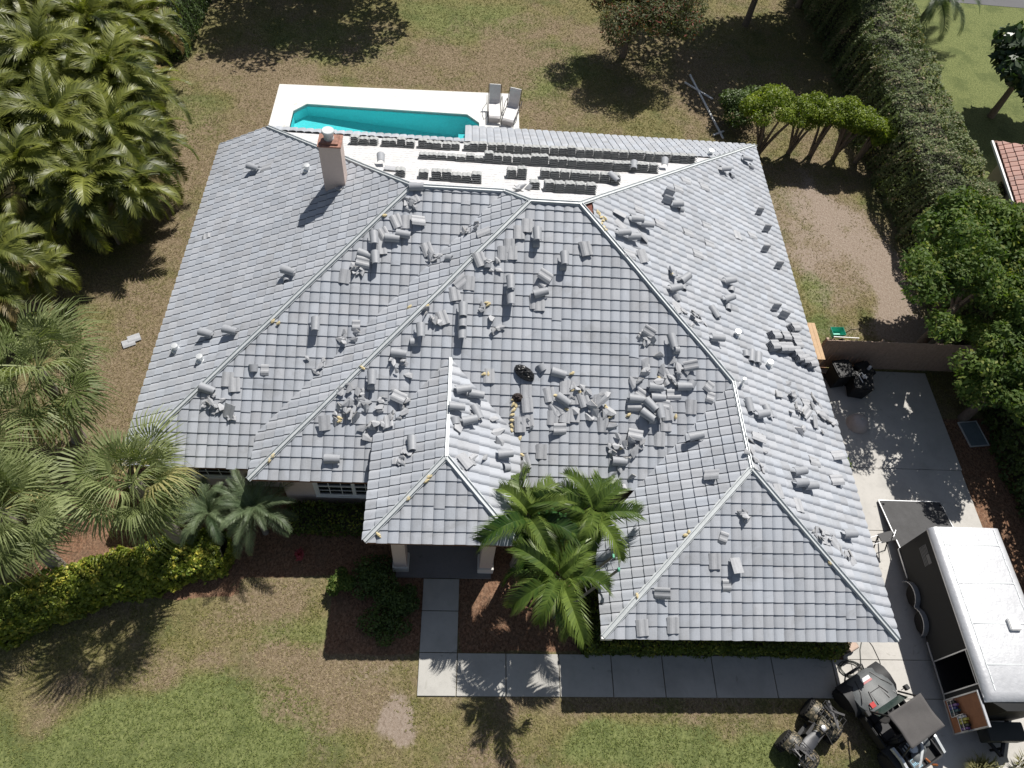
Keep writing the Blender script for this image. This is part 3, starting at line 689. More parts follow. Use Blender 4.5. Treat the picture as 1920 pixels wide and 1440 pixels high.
def crown_mesh(name, kind, seed, mat, nfr, **kw):
    rs = np.random.RandomState(seed); VV = []; FF = []; TT = []; off = 0
    protos = []
    for i in range(5):
        if kind == 'fan': protos.append(fan_np(rs, kw['pet']*rs.uniform(.85, 1.15), kw['R'], kw.get('nseg', 42), kw['droop']))
        else: protos.append(frond_np(rs, kw['Ln']*rs.uniform(.85, 1.1), kw['droop']*rs.uniform(.75, 1.2), kw['nl'], kw['ll'], kw['lw'], vee=kw.get('vee', .4), pend=kw.get('pend', .3)))
    ga = 2.39996
    for i in range(nfr):
        V, F = protos[rs.randint(5)]; u = (i+.5)/nfr
        elev = kw.get('e0', 1.25)*(1-u)+kw.get('e1', -.25)*u + rs.normal(0, .1); az = i*ga+rs.normal(0, .18); s_ = rs.uniform(.85, 1.1)*(.8+.2*min(1, u*3))
        R = Matrix.Rotation(az, 3, 'Z') @ Matrix.Rotation(-elev, 3, 'Y') @ Matrix.Rotation(rs.normal(0, .25), 3, 'X')
        V2 = (V*s_) @ np.array(R).T + np.array([rs.normal(0, .04), rs.normal(0, .04), .08*(1-u)])
        VV.append(V2); FF.append(F+off); off += len(V2)
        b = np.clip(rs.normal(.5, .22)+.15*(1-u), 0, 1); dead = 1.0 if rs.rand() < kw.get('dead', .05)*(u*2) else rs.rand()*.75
        t = b+rs.normal(0, .13, len(F)); t[16::2] += .2; t[15::2] -= .08; t = np.clip(t, 0, 1)
        TT.append(np.stack([t, np.full(len(F), dead), t*0, t*0+1], 1))
    return np_mesh(name, np.concatenate(VV), np.concatenate(FF), mat, ('tone', np.concatenate(TT)))
def palm_trunk(h_, r0, r1, lean=(0, 0), seed=0, rings=True):
    rs = random.Random(seed); mb = MB(); n = 14; pts = []; rr = []
    for i in range(n+1):
        t = i/n; pts.append((lean[0]*(1-t)**2*-1 if False else -lean[0]*(1-t)**1.5, -lean[1]*(1-t)**1.5, h_*t)); rr.append((r0*(1-t)+r1*t)*(1.25 if t < .06 else 1)+rs.uniform(-.006, .006)+(.008 if i % 2 else 0))
    mb.tube(pts, rr, 10); return mb
CROWNS = {}
def crown(kind, i):
    k = (kind, i)
    if k in CROWNS: return CROWNS[k]
    if kind == 'areca': me = crown_mesh('palm_crown', 'pin', 100+i, L_ARECA, 19, Ln=2.0, droop=1.9, nl=44, ll=.5, lw=.034, e0=1.35, e1=-.35, pend=.25, dead=.08, vee=.45)
    elif kind == 'fan': me = crown_mesh('palm_crown', 'fan', 200+i, L_FAN, 28, pet=.9, R=1.1, droop=.95, e0=1.3, e1=-1.0, dead=.04)
    elif kind == 'date': me = crown_mesh('palm_crown', 'pin', 300+i, L_DATE, 30, Ln=1.35, droop=1.6, nl=58, ll=.27, lw=.011, e0=1.3, e1=-.15, pend=.25, dead=0, vee=.35)
    elif kind == 'adon': me = crown_mesh('palm_crown', 'pin', 400+i, L_ADON, 11, Ln=1.75, droop=2.1, nl=62, ll=.52, lw=.030, e0=1.15, e1=.0, pend=.85, dead=.02, vee=.75)
    CROWNS[k] = me; return me
def palm(name, kind, var, x, y, h_, label, group=None, scale=1.0, rz=0.0, lean=(0, 0), r=(.14, .11), multi=0, cat='palm tree'):
    o = empty(name, (x, y, 0), 0, label, cat, group)
    seed = int(abs(x*37+y*11)) % 1000; rs = random.Random(seed)
    if multi:
        mb = MB()
        for k in range(multi):
            a = k*2.4+rs.random(); q = .35+.35*rs.random(); mb.tube([(math.cos(a)*.25, math.sin(a)*.25, 0), (math.cos(a)*q*.8, math.sin(a)*q*.8, h_*.5), (math.cos(a)*q*1.1, math.sin(a)*q*1.1, h_*.85)], [.06, .05, .04], 7)
        kid(o, mb.build('trunk', M_PBARK, o, smooth=True))
    else: palm_trunk(h_, r[0], r[1], lean, seed).build('trunk', M_PBARK, o, smooth=True)
    if multi and kind == 'areca':
        for k in range(3):
            a = k*2.1+rz+rs.uniform(-.3, .3); q = rs.uniform(.8, 1.25); c = link_mesh('crown', crown(kind, (var+k+1) % 4), o, (q*math.cos(a), q*math.sin(a), h_*rs.uniform(.62, .88)), (0, 0, rz+k*1.9)); c.scale = (scale*.85,)*3; kid(o, c)
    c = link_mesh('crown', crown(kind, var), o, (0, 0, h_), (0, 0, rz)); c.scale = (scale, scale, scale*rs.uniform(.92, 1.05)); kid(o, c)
    return o

def leafcloud(name, centers, radii, nper, size, mat, seed, shell=.55, flat=.0, aspect=.45, up=.5, parent=None, tone_up=.25, zcut=None):
    rs = np.random.RandomState(seed); P = []; Nn = []; T = []
    tot = sum(nper) if isinstance(nper, list) else nper*len(centers)
    for i, (c, r) in enumerate(zip(centers, radii)):
        n = nper[i] if isinstance(nper, list) else nper
        d = rs.normal(size=(n, 3)); d /= np.linalg.norm(d, axis=1)[:, None]
        rad = shell+(1-shell)*rs.rand(n)**.6
        r = np.array(r if isinstance(r, (tuple, list)) else (r, r, r)); p = np.array(c)+d*rad[:, None]*r*(1+rs.normal(0, .05, (n, 1)))
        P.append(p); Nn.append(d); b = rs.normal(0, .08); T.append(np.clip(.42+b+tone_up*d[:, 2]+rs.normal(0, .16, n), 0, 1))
    P = np.concatenate(P); Nn = np.concatenate(Nn); T = np.concatenate(T)
    if zcut is not None: k = P[:, 2] > zcut; P = P[k]; Nn = Nn[k]; T = T[k]
    n = len(P); nn = Nn*.7+rs.normal(0, .55, (n, 3)); nn[:, 2] += up; nn /= np.linalg.norm(nn, axis=1)[:, None]
    a = np.cross(nn, rs.normal(size=(n, 3))); a /= np.linalg.norm(a, axis=1)[:, None]; b = np.cross(nn, a); s_ = size*rs.uniform(.6, 1.3, (n, 1))
    V, F, _ = quads(P, a*s_*.5, b*s_*.5*aspect, rs, T)
    tone = np.stack([T, rs.rand(n), T*0, T*0+1], 1)
    return np_mesh(name, V, F, mat, ('tone', tone))
def lumpy(rs, c, R, n, rr):
    cs = []; rd = []
    for i in range(n):
        d = rs.normal(size=3); d /= np.linalg.norm(d); d[2] = abs(d[2])*.9-.25; q = rs.uniform(.3, 1.0)
        cs.append(tuple(np.array(c)+d*q*np.array(R))); k = rs.uniform(*rr); rd.append((k, k, k*.75))
    return cs, rd
def tree(name, x, y, h_, R, label, mat, seed, group=None, off=(0, 0), nl=26, rr=(.7, 1.3), per=900, size=.17, trunk_r=.16, cat='tree', zc=None, aspect=.5, limbs=6, shell=.55, fork=.45):
    rs = np.random.RandomState(seed); o = empty(name, (x, y, 0), 0, label, cat, group)
    c = (off[0], off[1], zc or h_*.68); cs, rd = lumpy(rs, c, R, nl, rr)
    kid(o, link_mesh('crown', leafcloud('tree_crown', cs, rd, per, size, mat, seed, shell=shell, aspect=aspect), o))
    mb = MB(); rr_ = random.Random(seed); f = h_*fork
    mb.tube([(0, 0, -.05), (.04, .03, f*.5), (0, 0, f)], [trunk_r*1.25, trunk_r, trunk_r*.85], 9)
    for k in range(limbs):
        t = cs[(k*3) % len(cs)]; mb.tube([(0, 0, f*.85), (t[0]*.35, t[1]*.35, f+(t[2]-f)*.5), (t[0]*.85, t[1]*.85, t[2])], [trunk_r*.55, trunk_r*.35, trunk_r*.12], 7)
    mb.build('trunk', M_BARK, o, smooth=True); return o
def hedge(name, path, w, h_, label, mat, seed, dens=260, size=.09, group=None, cat='hedge', lump=.14, aspect=.6, parts=True, core=True):
    """path: list of (x,y) ; w,h may be lists"""
    rs = np.random.RandomState(seed); P = []; Nn = []; T = []
    pts = np.array(path, float); n = len(pts); W_ = w if isinstance(w, list) else [w]*n; H_ = h_ if isinstance(h_, list) else [h_]*n
    o = empty(name, (pts[0][0], pts[0][1], 0), 0, label, cat, group); O = np.array([pts[0][0], pts[0][1], 0]); mb = MB()
    rings = []
    for i in range(n-1):
        a, b = pts[i], pts[i+1]; l = np.linalg.norm(b-a); d = (b-a)/l; nr = np.array([-d[1], d[0]])
        wm = (W_[i]+W_[i+1])/2; hm = (H_[i]+H_[i+1])/2; k = int(dens*l*(wm+2*hm))
        t = rs.rand(k); wi = W_[i]*(1-t)+W_[i+1]*t; hi = H_[i]*(1-t)+H_[i+1]*t
        s_ = rs.rand(k)*(wm+2*hm); side = np.where(s_ < hm, -1, np.where(s_ > hm+wm, 1, 0))
        u = np.where(side == 0, (s_-hm)/wm*2-1, side); z = np.where(side == -1, s_/hm, np.where(side == 1, (s_-hm-wm)/hm, 1))
        # round the shoulders
        uu = np.where(side == 0, u, u*(1-.18*z**6)); base = a[None]+d[None]*(t*l)[:, None]
        lm = (fbm(base[:, 0]*3+u*2+200, base[:, 1]*3+z*3+200, 1.6, seed)-.5)*1.6*lump+(fbm(base[:, 0]+u*.7+200, base[:, 1]+z+200, 1.6, seed+5)-.5)*1.4*lump+(fbm(base[:, 0]*9+u*5+300, base[:, 1]*9+z*8+300, 1.5, seed+3)-.5)*lump*1.2
        zz = hi*z*(1-.1*np.where(side == 0, np.abs(u)**6, 0))+np.where(side == 0, lm, 0)+rs.normal(0, .03, k); off = uu*wi/2+np.where(side != 0, side*lm, 0)+rs.normal(0, .03, k)
        p = np.stack([base[:, 0]+nr[0]*off, base[:, 1]+nr[1]*off, np.maximum(zz, .03)], 1)
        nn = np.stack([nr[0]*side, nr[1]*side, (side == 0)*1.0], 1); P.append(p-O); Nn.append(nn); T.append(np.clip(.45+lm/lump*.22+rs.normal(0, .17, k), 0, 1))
    for end, i in ((-1, 0), (1, n-1)):   # end caps
        a = pts[i]; d = (pts[min(i+1, n-1)]-pts[max(i-1, 0)]); d /= np.linalg.norm(d); nr = np.array([-d[1], d[0]]); k = int(dens*W_[i]*H_[i])
        u = rs.uniform(-1, 1, k); z = rs.rand(k); off = u*W_[i]/2; bulge = (1-u*u)*.25*W_[i]*end
        P.append(np.stack([a[0]+nr[0]*off+d[0]*bulge, a[1]+nr[1]*off+d[1]*bulge, z*H_[i]], 1)-O); Nn.append(np.tile([d[0]*end, d[1]*end, 0], (k, 1))); T.append(np.clip(.45+rs.normal(0, .2, k), 0, 1))
    P = np.concatenate(P); Nn = np.concatenate(Nn); T = np.concatenate(T); k = len(P)
    nn = Nn*.8+rs.normal(0, .5, (k, 3)); nn[:, 2] += .3; nn /= np.linalg.norm(nn, axis=1)[:, None]
    a = np.cross(nn, rs.normal(size=(k, 3))); a /= np.linalg.norm(a, axis=1)[:, None]; b = np.cross(nn, a); s_ = size*rs.uniform(.6, 1.4, (k, 1))
    V, F, _ = quads(P, a*s_*.5, b*s_*.5*aspect, rs, T)
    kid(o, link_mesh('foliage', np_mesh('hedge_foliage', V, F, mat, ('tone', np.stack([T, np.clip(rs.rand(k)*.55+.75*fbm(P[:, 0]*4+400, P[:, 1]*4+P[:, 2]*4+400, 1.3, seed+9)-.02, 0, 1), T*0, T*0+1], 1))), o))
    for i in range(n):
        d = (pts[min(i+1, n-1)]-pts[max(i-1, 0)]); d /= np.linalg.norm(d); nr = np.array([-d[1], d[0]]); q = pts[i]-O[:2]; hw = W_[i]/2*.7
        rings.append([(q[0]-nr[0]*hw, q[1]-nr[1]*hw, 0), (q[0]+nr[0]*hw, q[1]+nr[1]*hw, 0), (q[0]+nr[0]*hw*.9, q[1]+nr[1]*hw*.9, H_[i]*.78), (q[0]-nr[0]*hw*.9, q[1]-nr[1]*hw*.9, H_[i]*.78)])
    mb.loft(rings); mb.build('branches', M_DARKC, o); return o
def bush(name, x, y, R, h_, label, mat, seed, n=8, per=450, size=.09, cat='shrub', group=None, aspect=.6, rr=None):
    rs = np.random.RandomState(seed); o = empty(name, (x, y, 0), 0, label, cat, group)
    rr = rr or (R*.35, R*.55); cs, rd = lumpy(rs, (0, 0, h_*.5), (R*.8, R*.8, h_*.4), n, rr)
    kid(o, link_mesh('foliage', leafcloud('bush_foliage', cs, rd, per, size, mat, seed, aspect=aspect, zcut=.02), o))
    mb = MB()
    for k in range(5): t = cs[k % len(cs)]; mb.tube([(0, 0, 0), (t[0]*.9, t[1]*.9, t[2])], [.025, .01], 5)
    mb.build('stems', M_BARK, o); return o

# front palms beside the walkway
palm('palm_tree', 'adon', 0, 2.2, 8.0, 3.6, 'feathery palm nearest the porch roof, in front of the window wall', 'three palms in the mulch bed', 1.18, .3, (.1, .15), (.13, .09))
palm('palm_tree', 'adon', 1, 3.95, 8.1, 3.7, 'feathery palm nearest the garage roof, its fronds over the tiles', 'three palms in the mulch bed', 1.18, 2.0, (-.1, .1), (.13, .09))
palm('palm_tree', 'adon', 2, 3.0, 6.25, 3.5, 'feathery palm at the front of the mulch bed by the walkway', 'three palms in the mulch bed', 1.18, 4.1, (.05, -.1), (.13, .09))
def schef():
    rs = np.random.RandomState(5); o = empty('umbrella_plant', (3.02, 8.35, 0), 0, 'bright green broad leaved plant between the two rear front palms', 'shrub')
    V = []; F = []; T = []
    for k in range(34):
        a = rs.rand()*6.28; q = rs.rand()**.5*.62; c = np.array([math.cos(a)*q, math.sin(a)*q, 2.5-q*.6+rs.uniform(-.2, .2)])
        for j in range(7):
            b = j*.9+rs.rand()*.2; d = np.array([math.cos(b), math.sin(b), -.25]); s_ = np.array([-math.sin(b), math.cos(b), 0])*.055; l = .26; k0 = len(V)
            V += [c+d*.04, c+d*l*.5+s_+[0, 0, .02], c+d*l, c+d*l*.5-s_+[0, 0, .02]]; F.append((k0, k0+1, k0+2, k0+3)); T.append((rs.rand(), rs.rand(), 0, 1))
    kid(o, link_mesh('foliage', np_mesh('foliage', V, F, L_SCHEF, ('tone', T)), o)); mb = MB()
    for k in range(5): mb.tube([(0, 0, 0), (math.cos(k*1.3)*.2, math.sin(k*1.3)*.2, 1.4), (math.cos(k*1.3)*.4, math.sin(k*1.3)*.4, 2.2)], [.03, .025, .015], 6)
    mb.build('stems', M_BARK, o)
schef()
# fan palms on the left
FG = 'shaggy fan palms left of the house'
palm('fan_palm', 'fan', 0, -12.3, 12.1, 3.9, 'shaggy fan palm beside the bare lawn strip, furthest back of the three', FG, 1.25, 0, (.3, .2), (.2, .17))
palm('fan_palm', 'fan', 1, -8.3, 8.25, 4.6, 'shaggy fan palm whose fronds brush the front left roof corner', FG, 1.02, 1.1, (-.2, .2), (.2, .17))
palm('fan_palm', 'fan', 2, -11.9, 7.7, 3.7, 'shaggy fan palm with a leaning grey trunk above the yellow hedge', FG, 1.05, 2.6, (-.5, .55), (.2, .16))
palm('fan_palm', 'fan', 1, -13.6, 9.3, 3.4, 'shaggy fan palm cut by the left edge above the yellow hedge', FG, 1.1, 3.9, (0, .2), (.2, .16))
palm('pygmy_palm', 'date', 0, -5.9, 8.75, 1.75, 'blue green pygmy date palm in front of the left window wall', 'pygmy date palms', 1.05, 0, (0, 0), (.09, .07))
palm('pygmy_palm', 'date', 1, -7.3, 8.75, 1.5, 'smaller blue green date palm between fan palm and hedge end', 'pygmy date palms', 1.0, 1, (0, 0), (.09, .07))
# dense palm clump upper left
CL = [(-24.5, 33.5, 6, 'in the far top left corner'), (-21.2, 34.2, 6, 'at the top edge, second from the corner'), (-18.4, 33.6, 5.6, 'at the top edge, third from the corner'), (-16.2, 32.8, 4.8, 'beside the clipped dark hedge at the top'),
 (-21.5, 30.2, 5.6, 'in the second rank below the top corner'), (-18.6, 29.8, 5.6, 'in the middle of the second rank'), (-15.8, 29.2, 4.8, 'nearest the lawn behind the pool end'),
 (-22.2, 26.2, 5.4, 'at the left edge halfway down the clump'), (-19.3, 26.4, 5.8, 'standing tallest in the middle of the clump'), (-16.6, 26.3, 5.2, 'right of the tallest palm of the clump'), (-14.3, 26.6, 4.3, 'closest to the rear left roof corner'),
 (-20.6, 22.9, 5.0, 'low on the left side of the clump'), (-17.8, 22.9, 5.2, 'low in the middle of the clump'), (-15.3, 23.2, 4.6, 'beside the left eave, upper one'), (-13.4, 23.4, 3.8, 'almost touching the left eave'),
 (-15.9, 20.9, 4.4, 'at the bottom of the clump above its shadow'), (-13.8, 21.0, 3.6, 'at the bottom right of the clump by the eave'), (-24.2, 29.0, 5.5, 'cut by the left edge near the top'), (-23.9, 23.5, 5.0, 'cut by the left edge halfway up')]
for i, (x, y, hh, w) in enumerate(CL):
    palm('clump_palm', 'areca', i % 4, x, y, hh*.86, 'glossy feather palm '+w, 'palms of the dense clump', 1.3, i*1.7, multi=4)
for i, (x, y, hh, w) in enumerate([(-17.0, 24.6, 3.2, 'low young one under the tallest palms'), (-14.6, 25.0, 2.6, 'low one at the lawn edge of the clump'), (-13.5, 22.2, 2.4, 'low one right beside the eave'), (-19.0, 21.3, 3.4, 'low one at the lower left of the clump'), (-17.2, 20.9, 3.0, 'low one above the deep shade'), (-22.0, 21.0, 3.6, 'cut by the left edge above the bare trunks'), (-15.2, 31.0, 3.0, 'low one at the upper lawn edge'), (-20.0, 28.2, 3.8, 'half hidden in the clump centre'), (-22.8, 31.8, 4.2, 'half hidden near the top left corner'), (-16.8, 34.6, 4.6, 'at the top edge beside the clipped hedge'), (-17.5, 27.8, 3.6, 'half hidden behind the lawn edge palms')]):
    palm('clump_palm', 'areca', (i+2) % 4, x, y, hh, 'feather palm, '+w, 'palms of the dense clump', 1.15, i*2.1+.5, multi=4)
palm('clump_palm', 'areca', 1, -15.6, 17.0, 3.3, 'feather palm with bare splayed trunks at the left edge', None, .95, .4, multi=5)
palm('clump_palm', 'areca', 2, -17.4, 15.6, 3.0, 'feather palm cut by the left edge above the fan palms', None, .9, 2.4, multi=4)
# hedges
hedge('hedge', [(-12.9, 5.7), (-11.6, 6.4), (-10, 7.0), (-8.6, 7.5), (-7.0, 8.0)], [1.3, 1.4, 1.2, 1.3, 1.2], .95, 'yellow and green leaved hedge curving below the fan palms', L_HEDGEY, 21, 900, .12, lump=.28)
hedge('hedge', [(4.2, 5.55), (8, 5.55), (12.1, 5.55)], 1.0, .9, 'low dark green hedge along the garage front wall', L_HEDGEM, 22, 700, .085, lump=.12)
hedge('hedge', [(4.5, 6.1), (4.5, 9.2)], .7, .8, 'low dark green hedge turning beside the garage left wall', L_HEDGEM, 29, 420, .085, lump=.12)
hedge('hedge', [(-5.1, 9.15), (-2.4, 9.15)], .9, .6, 'dark low hedge under the white front window', L_HEDGEM, 23, 420, .085, lump=.12)
bush('shrub', -3.25, 7.05, .5, 1.0, 'small upright shrub catching sun at the edge of the porch shadow', L_TREE, 31, 9, 420, .08)
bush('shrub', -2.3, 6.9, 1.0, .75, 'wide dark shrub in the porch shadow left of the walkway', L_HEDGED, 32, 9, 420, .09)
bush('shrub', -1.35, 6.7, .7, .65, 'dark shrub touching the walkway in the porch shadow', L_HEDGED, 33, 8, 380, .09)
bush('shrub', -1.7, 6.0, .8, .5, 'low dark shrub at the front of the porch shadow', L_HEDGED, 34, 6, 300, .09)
bush('red_plant', -4.6, 8.0, .22, .35, 'small red leaved plant in the shaded mulch bed', L_RED, 35, 4, 18, .22, aspect=.25)
for i, (x, y, R, hh, lb) in enumerate([(13.75, 15.3, .35, .7, 'small bush by the roof edge next to the bins'), (13.7, 13.6, .42, .8, 'leafy bush under the right eave, upper one'), (13.8, 12.6, .45, .8, 'leafy bush under the right eave, middle one'), (13.95, 11.7, .42, .7, 'leafy bush under the right eave, lowest one')]):
    bush('shrub', x, y, R, hh, lb, L_TREE, 40+i, 7, 200, .13, aspect=.4, group='bushes along the right eave')
# tall hedge and trees on the right
hedge('tall_hedge', [(21.5, 19.5), (21.6, 24), (21.5, 29), (21.6, 34), (21.7, 40), (21.7, 47)], [3.0, 3.0, 3.1, 3.2, 3.4, 3.4], [2.7, 2.8, 3.0, 3.3, 3.6, 3.8], 'tall wide brownish green boundary hedge down the right side', L_TALLH, 24, 420, .105, lump=.5)
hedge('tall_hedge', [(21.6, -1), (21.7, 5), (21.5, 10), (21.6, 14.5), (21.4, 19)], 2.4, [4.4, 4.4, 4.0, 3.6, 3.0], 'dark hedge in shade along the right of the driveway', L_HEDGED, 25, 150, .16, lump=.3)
hedge('clipped_hedge', [(-14.5, 33.2), (-14.4, 38), (-14.4, 45)], 1.2, 2.4, 'dark clipped hedge between palm clump and shaded lawn', L_HEDGED, 26, 330, .10, lump=.1)
tree('leafy_tree', 18.7, 17.2, 7.0, (2.7, 2.3, 2.2), 'broad green tree reaching over the sandy strip and fence end', L_TREE, 51, None, (-1.2, -.4), 38, (.32, .66), 260, .17, zc=4.8)
tree('leafy_tree', 19.6, 14.0, 5.4, (2.3, 2.1, 2.2), 'green tree right of the wooden fence above the driveway', L_TREE, 52, None, (-.7, -.1), 42, (.32, .66), 330, .17, zc=3.5)
tree('leafy_tree', 20.3, 19.4, 6.2, (2.6, 2.4, 1.9), 'green tree against the neighbouring tiled roof', L_TREE, 53, None, (-.6, 0), 50, (.4, .8), 430, .2, zc=4.2)
tree('leafy_tree', 21.4, 16.6, 6.2, (2.4, 2.6, 2.2), 'green tree cut by the right edge', L_TREE, 54, None, (-.5, 0), 50, (.4, .8), 430, .2, zc=4.2)
# clipped lime green trees
for i, (x, y, R, hh, lb) in enumerate([(14.4, 28.9, 1.7, 3.2, 'lime green clipped tree nearest the rear roof corner'), (16.0, 29.1, .8, 2.9, 'lime green clipped tree, second from the roof corner'), (17.1, 29.0, .75, 3.0, 'lime green clipped tree, third from the roof corner'), (18.25, 28.9, .95, 2.9, 'lime green clipped tree, fourth from the roof corner'), (19.35, 28.7, .8, 2.6, 'lime green clipped tree nearest the tall hedge')]):
    rs = np.random.RandomState(60+i); o = empty('clipped_tree', (x, y, 0), 0, lb, 'tree', 'row of lime green clipped trees')
    cs, rd = lumpy(rs, (0, 0, hh-.55), (R*1.1, R*1.0, 1.05), 26, (.28, .52))
    kid(o, link_mesh('crown', leafcloud('clipped_crown', cs, rd, 600, .12, L_LIME, 70+i, aspect=.45), o)); mb = MB()
    for k in range(8):
        t = cs[k]; mb.tube([(.05*math.cos(k), .05*math.sin(k), 0), (t[0]*.35, t[1]*.35, hh*.4), (t[0]*.9, t[1]*.9, hh*.9)], [.085, .06, .02], 6)
    mb.build('trunk', M_BARK, o, smooth=True)
bush('round_shrub', 13.8, 31.2, 1.4, 2.0, 'dark round shrub behind the lime green trees', L_HEDGED, 36, 16, 420, .12, cat='shrub')
tree('bottlebrush_tree', 8.3, 36.2, 5.2, (3.2, 2.8, 2.3), 'drooping bottlebrush tree with reddish flowers at the top edge', L_BOTTLE, 55, None, (0, 0), 34, (.7, 1.2), 1100, .2, zc=3.2, aspect=.25)
# neighbour's garden
palm('palm_tree', 'date', 1, 26.6, 41.0, 2.1, 'palm with arching dark crown on the neighbouring lawn at top', None, 2.1, 0, (.3, 0), (.17, .14))
tree('large_leaf_tree', 28.2, 33.2, 5.2, (2.3, 2.4, 2.2), 'dark large leaved tree on the neighbouring lawn at right edge', L_NEIGH, 56, None, (0, 0), 34, (.7, 1.1), 260, .5, zc=3.1, aspect=.5)
# trees beyond the top edge whose shade falls on the back lawn
tree('shade_tree', -7.6, 41.0, 8.0, (7.2, 3.6, 2.4), 'big tree behind the back lawn, only its shade shows left of centre', L_HEDGED, 57, None, (0, 0), 44, (1.2, 1.8), 380, .34, zc=6)
tree('shade_tree', 15.9, 40.2, 8.5, (6.0, 4.2, 2.6), 'big tree at the top edge right of the bottlebrush', L_HEDGED, 58, None, (0, 0), 44, (1.2, 1.8), 380, .34, zc=6)
tree('shade_tree', 19.6, 42.6, 8.4, (5.0, 4.6, 2.6), 'dark tree at the top edge above the tall hedge', L_HEDGED, 59, None, (0, 0), 30, (1.0, 1.6), 380, .34, zc=6)
# strappy grass at the bottom right
rs = np.random.RandomState(9); V = []; F = []; T = []
for c in range(26):
    cx, cy = rs.uniform(15.2, 17.8), rs.uniform(1.2, 2.1)
    for k in range(26):
        a = rs.rand()*6.28; l = rs.uniform(.35, .6); d = np.array([math.cos(a), math.sin(a), 0]); s_ = np.array([-d[1], d[0], 0])*.012; b = np.array([cx, cy, 0])+d*.04; k0 = len(V)
        m1 = b+d*l*.35+[0, 0, l*.7]; e = b+d*l*.8+[0, 0, l*.75]; V += [b-s_, b+s_, m1+s_, m1-s_, e, e]; F += [(k0, k0+1, k0+2, k0+3), (k0+3, k0+2, k0+4, k0+5)]; q = rs.rand(); T += [(q, rs.rand(), 0, 1)]*2
tag(link_mesh('ornamental_grass', np_mesh('ornamental_grass', V, F, leaf_mat('straw_grass_blade', (.12, .13, .04), (.4, .36, .16), None, .6, .3), ('tone', T))), kind='stuff')

# lawn blades: uncountable, one object
def lawn():
    rs = np.random.RandomState(12); n = 360000
    x = rs.uniform(-20, 24, n); y = rs.uniform(1.0, 46, n)
    # nearer the camera = denser
    keep = rs.rand(n) < np.clip(1.25-(y-2)/60, .35, 1); x = x[keep]; y = y[keep]
    def rect(x0, x1, y0, y1): return (x > x0) & (x < x1) & (y > y0) & (y < y1)
    bad = rect(-9.2, 12.3, 9.7, 25.4) | rect(-.9, 12.1, 3.8, 5.15) | rect(-.9, .45, 5, 9.8) | rect(4.9, 12.3, 5.5, 10) | rect(12.3, 18.8, 3.8, 16.1) | rect(13.3, 18.8, 1, 4) | rect(-9.2, 2.62, 25.1, 32.2) | rect(18.6, 22, -2, 14.5) | rect(-3.7, 5, 5, 12)
    ix_ = np.clip(np.searchsorted(xs, x), 0, len(xs)-1); iy_ = np.clip(np.searchsorted(ys, y), 0, len(ys)-1); k = ix_*len(ys)+iy_
    B, V_, Sd, Mu = np.clip(brown, 0, 1)[k], np.clip(vivid, 0, 1)[k], np.clip(sand, 0, 1)[k], np.clip(mul, 0, 1)[k]
    ok = (~bad) & (rs.rand(len(x)) > Sd*1.1) & (rs.rand(len(x)) > Mu*1.3); x, y, B, V_ = x[ok], y[ok], B[ok], V_[ok]; n = len(x)
    mixd = np.clip(B-.08-V_*.8+(fbm(x*2.2+80, y*2.2+80, 1.4, 41)-.5)*1.6+rs.normal(0, .12, n), 0, 1)
    VV = []; TT = []
    for j in range(3):
        a = rs.rand(n)*6.283; hgt_ = rs.uniform(.022, .055, n)*(1-.3*mixd); w = rs.uniform(.010, .018, n); ln = rs.uniform(.02, .07, n)
        dx, dy = np.cos(a), np.sin(a); ox = x+rs.normal(0, .02, n); oy = y+rs.normal(0, .02, n)
        VV.append(np.stack([np.stack([ox-dy*w, oy+dx*w, np.zeros(n)], 1), np.stack([ox+dy*w, oy-dx*w, np.zeros(n)], 1), np.stack([ox+dx*ln, oy+dy*ln, hgt_], 1)], 1).reshape(-1, 3))
        TT.append(np.stack([np.clip(mixd+rs.normal(0, .1, n), 0, 1), rs.rand(n), V_, np.ones(n)], 1))
    VV = np.concatenate(VV); TT = np.concatenate(TT)
    mt, nt = newmat('grass_blade'); a = nt.nodes.new('ShaderNodeAttribute'); a.attribute_name = 'tone'; sp = nt.nodes.new('ShaderNodeSeparateColor'); nt.links.new(a.outputs['Color'], sp.inputs[0])
    g = mixc(nt, sp.outputs[1], (.15, .152, .048), (.29, .28, .10)); vv = mixc(nt, sp.outputs[1], (.11, .145, .042), (.25, .295, .092)); g = mixc(nt, sp.outputs[2], g, vv); d = mixc(nt, sp.outputs[1], (.20, .152, .085), (.45, .37, .225))
    c = mixc(nt, sp.outputs[0], g, d); out = nt.nodes.new('ShaderNodeOutputMaterial'); p = nt.nodes.new('ShaderNodeBsdfPrincipled'); t = nt.nodes.new('ShaderNodeBsdfTranslucent'); mx = nt.nodes.new('ShaderNodeMixShader'); mx.inputs[0].default_value = .3
    nt.links.new(c, p.inputs['Base Color']); p.inputs['Roughness'].default_value = .7; p.inputs['Specular IOR Level'].default_value = .2; nt.links.new(c, t.inputs[0]); nt.links.new(p.outputs[0], mx.inputs[1]); nt.links.new(t.outputs[0], mx.inputs[2]); nt.links.new(mx.outputs[0], out.inputs['Surface'])
    tag(link_mesh('lawn_grass', np_mesh('lawn_grass', VV, np.arange(len(VV)).reshape(-1, 3), mt, ('tone', TT))), kind='stuff')
lawn()

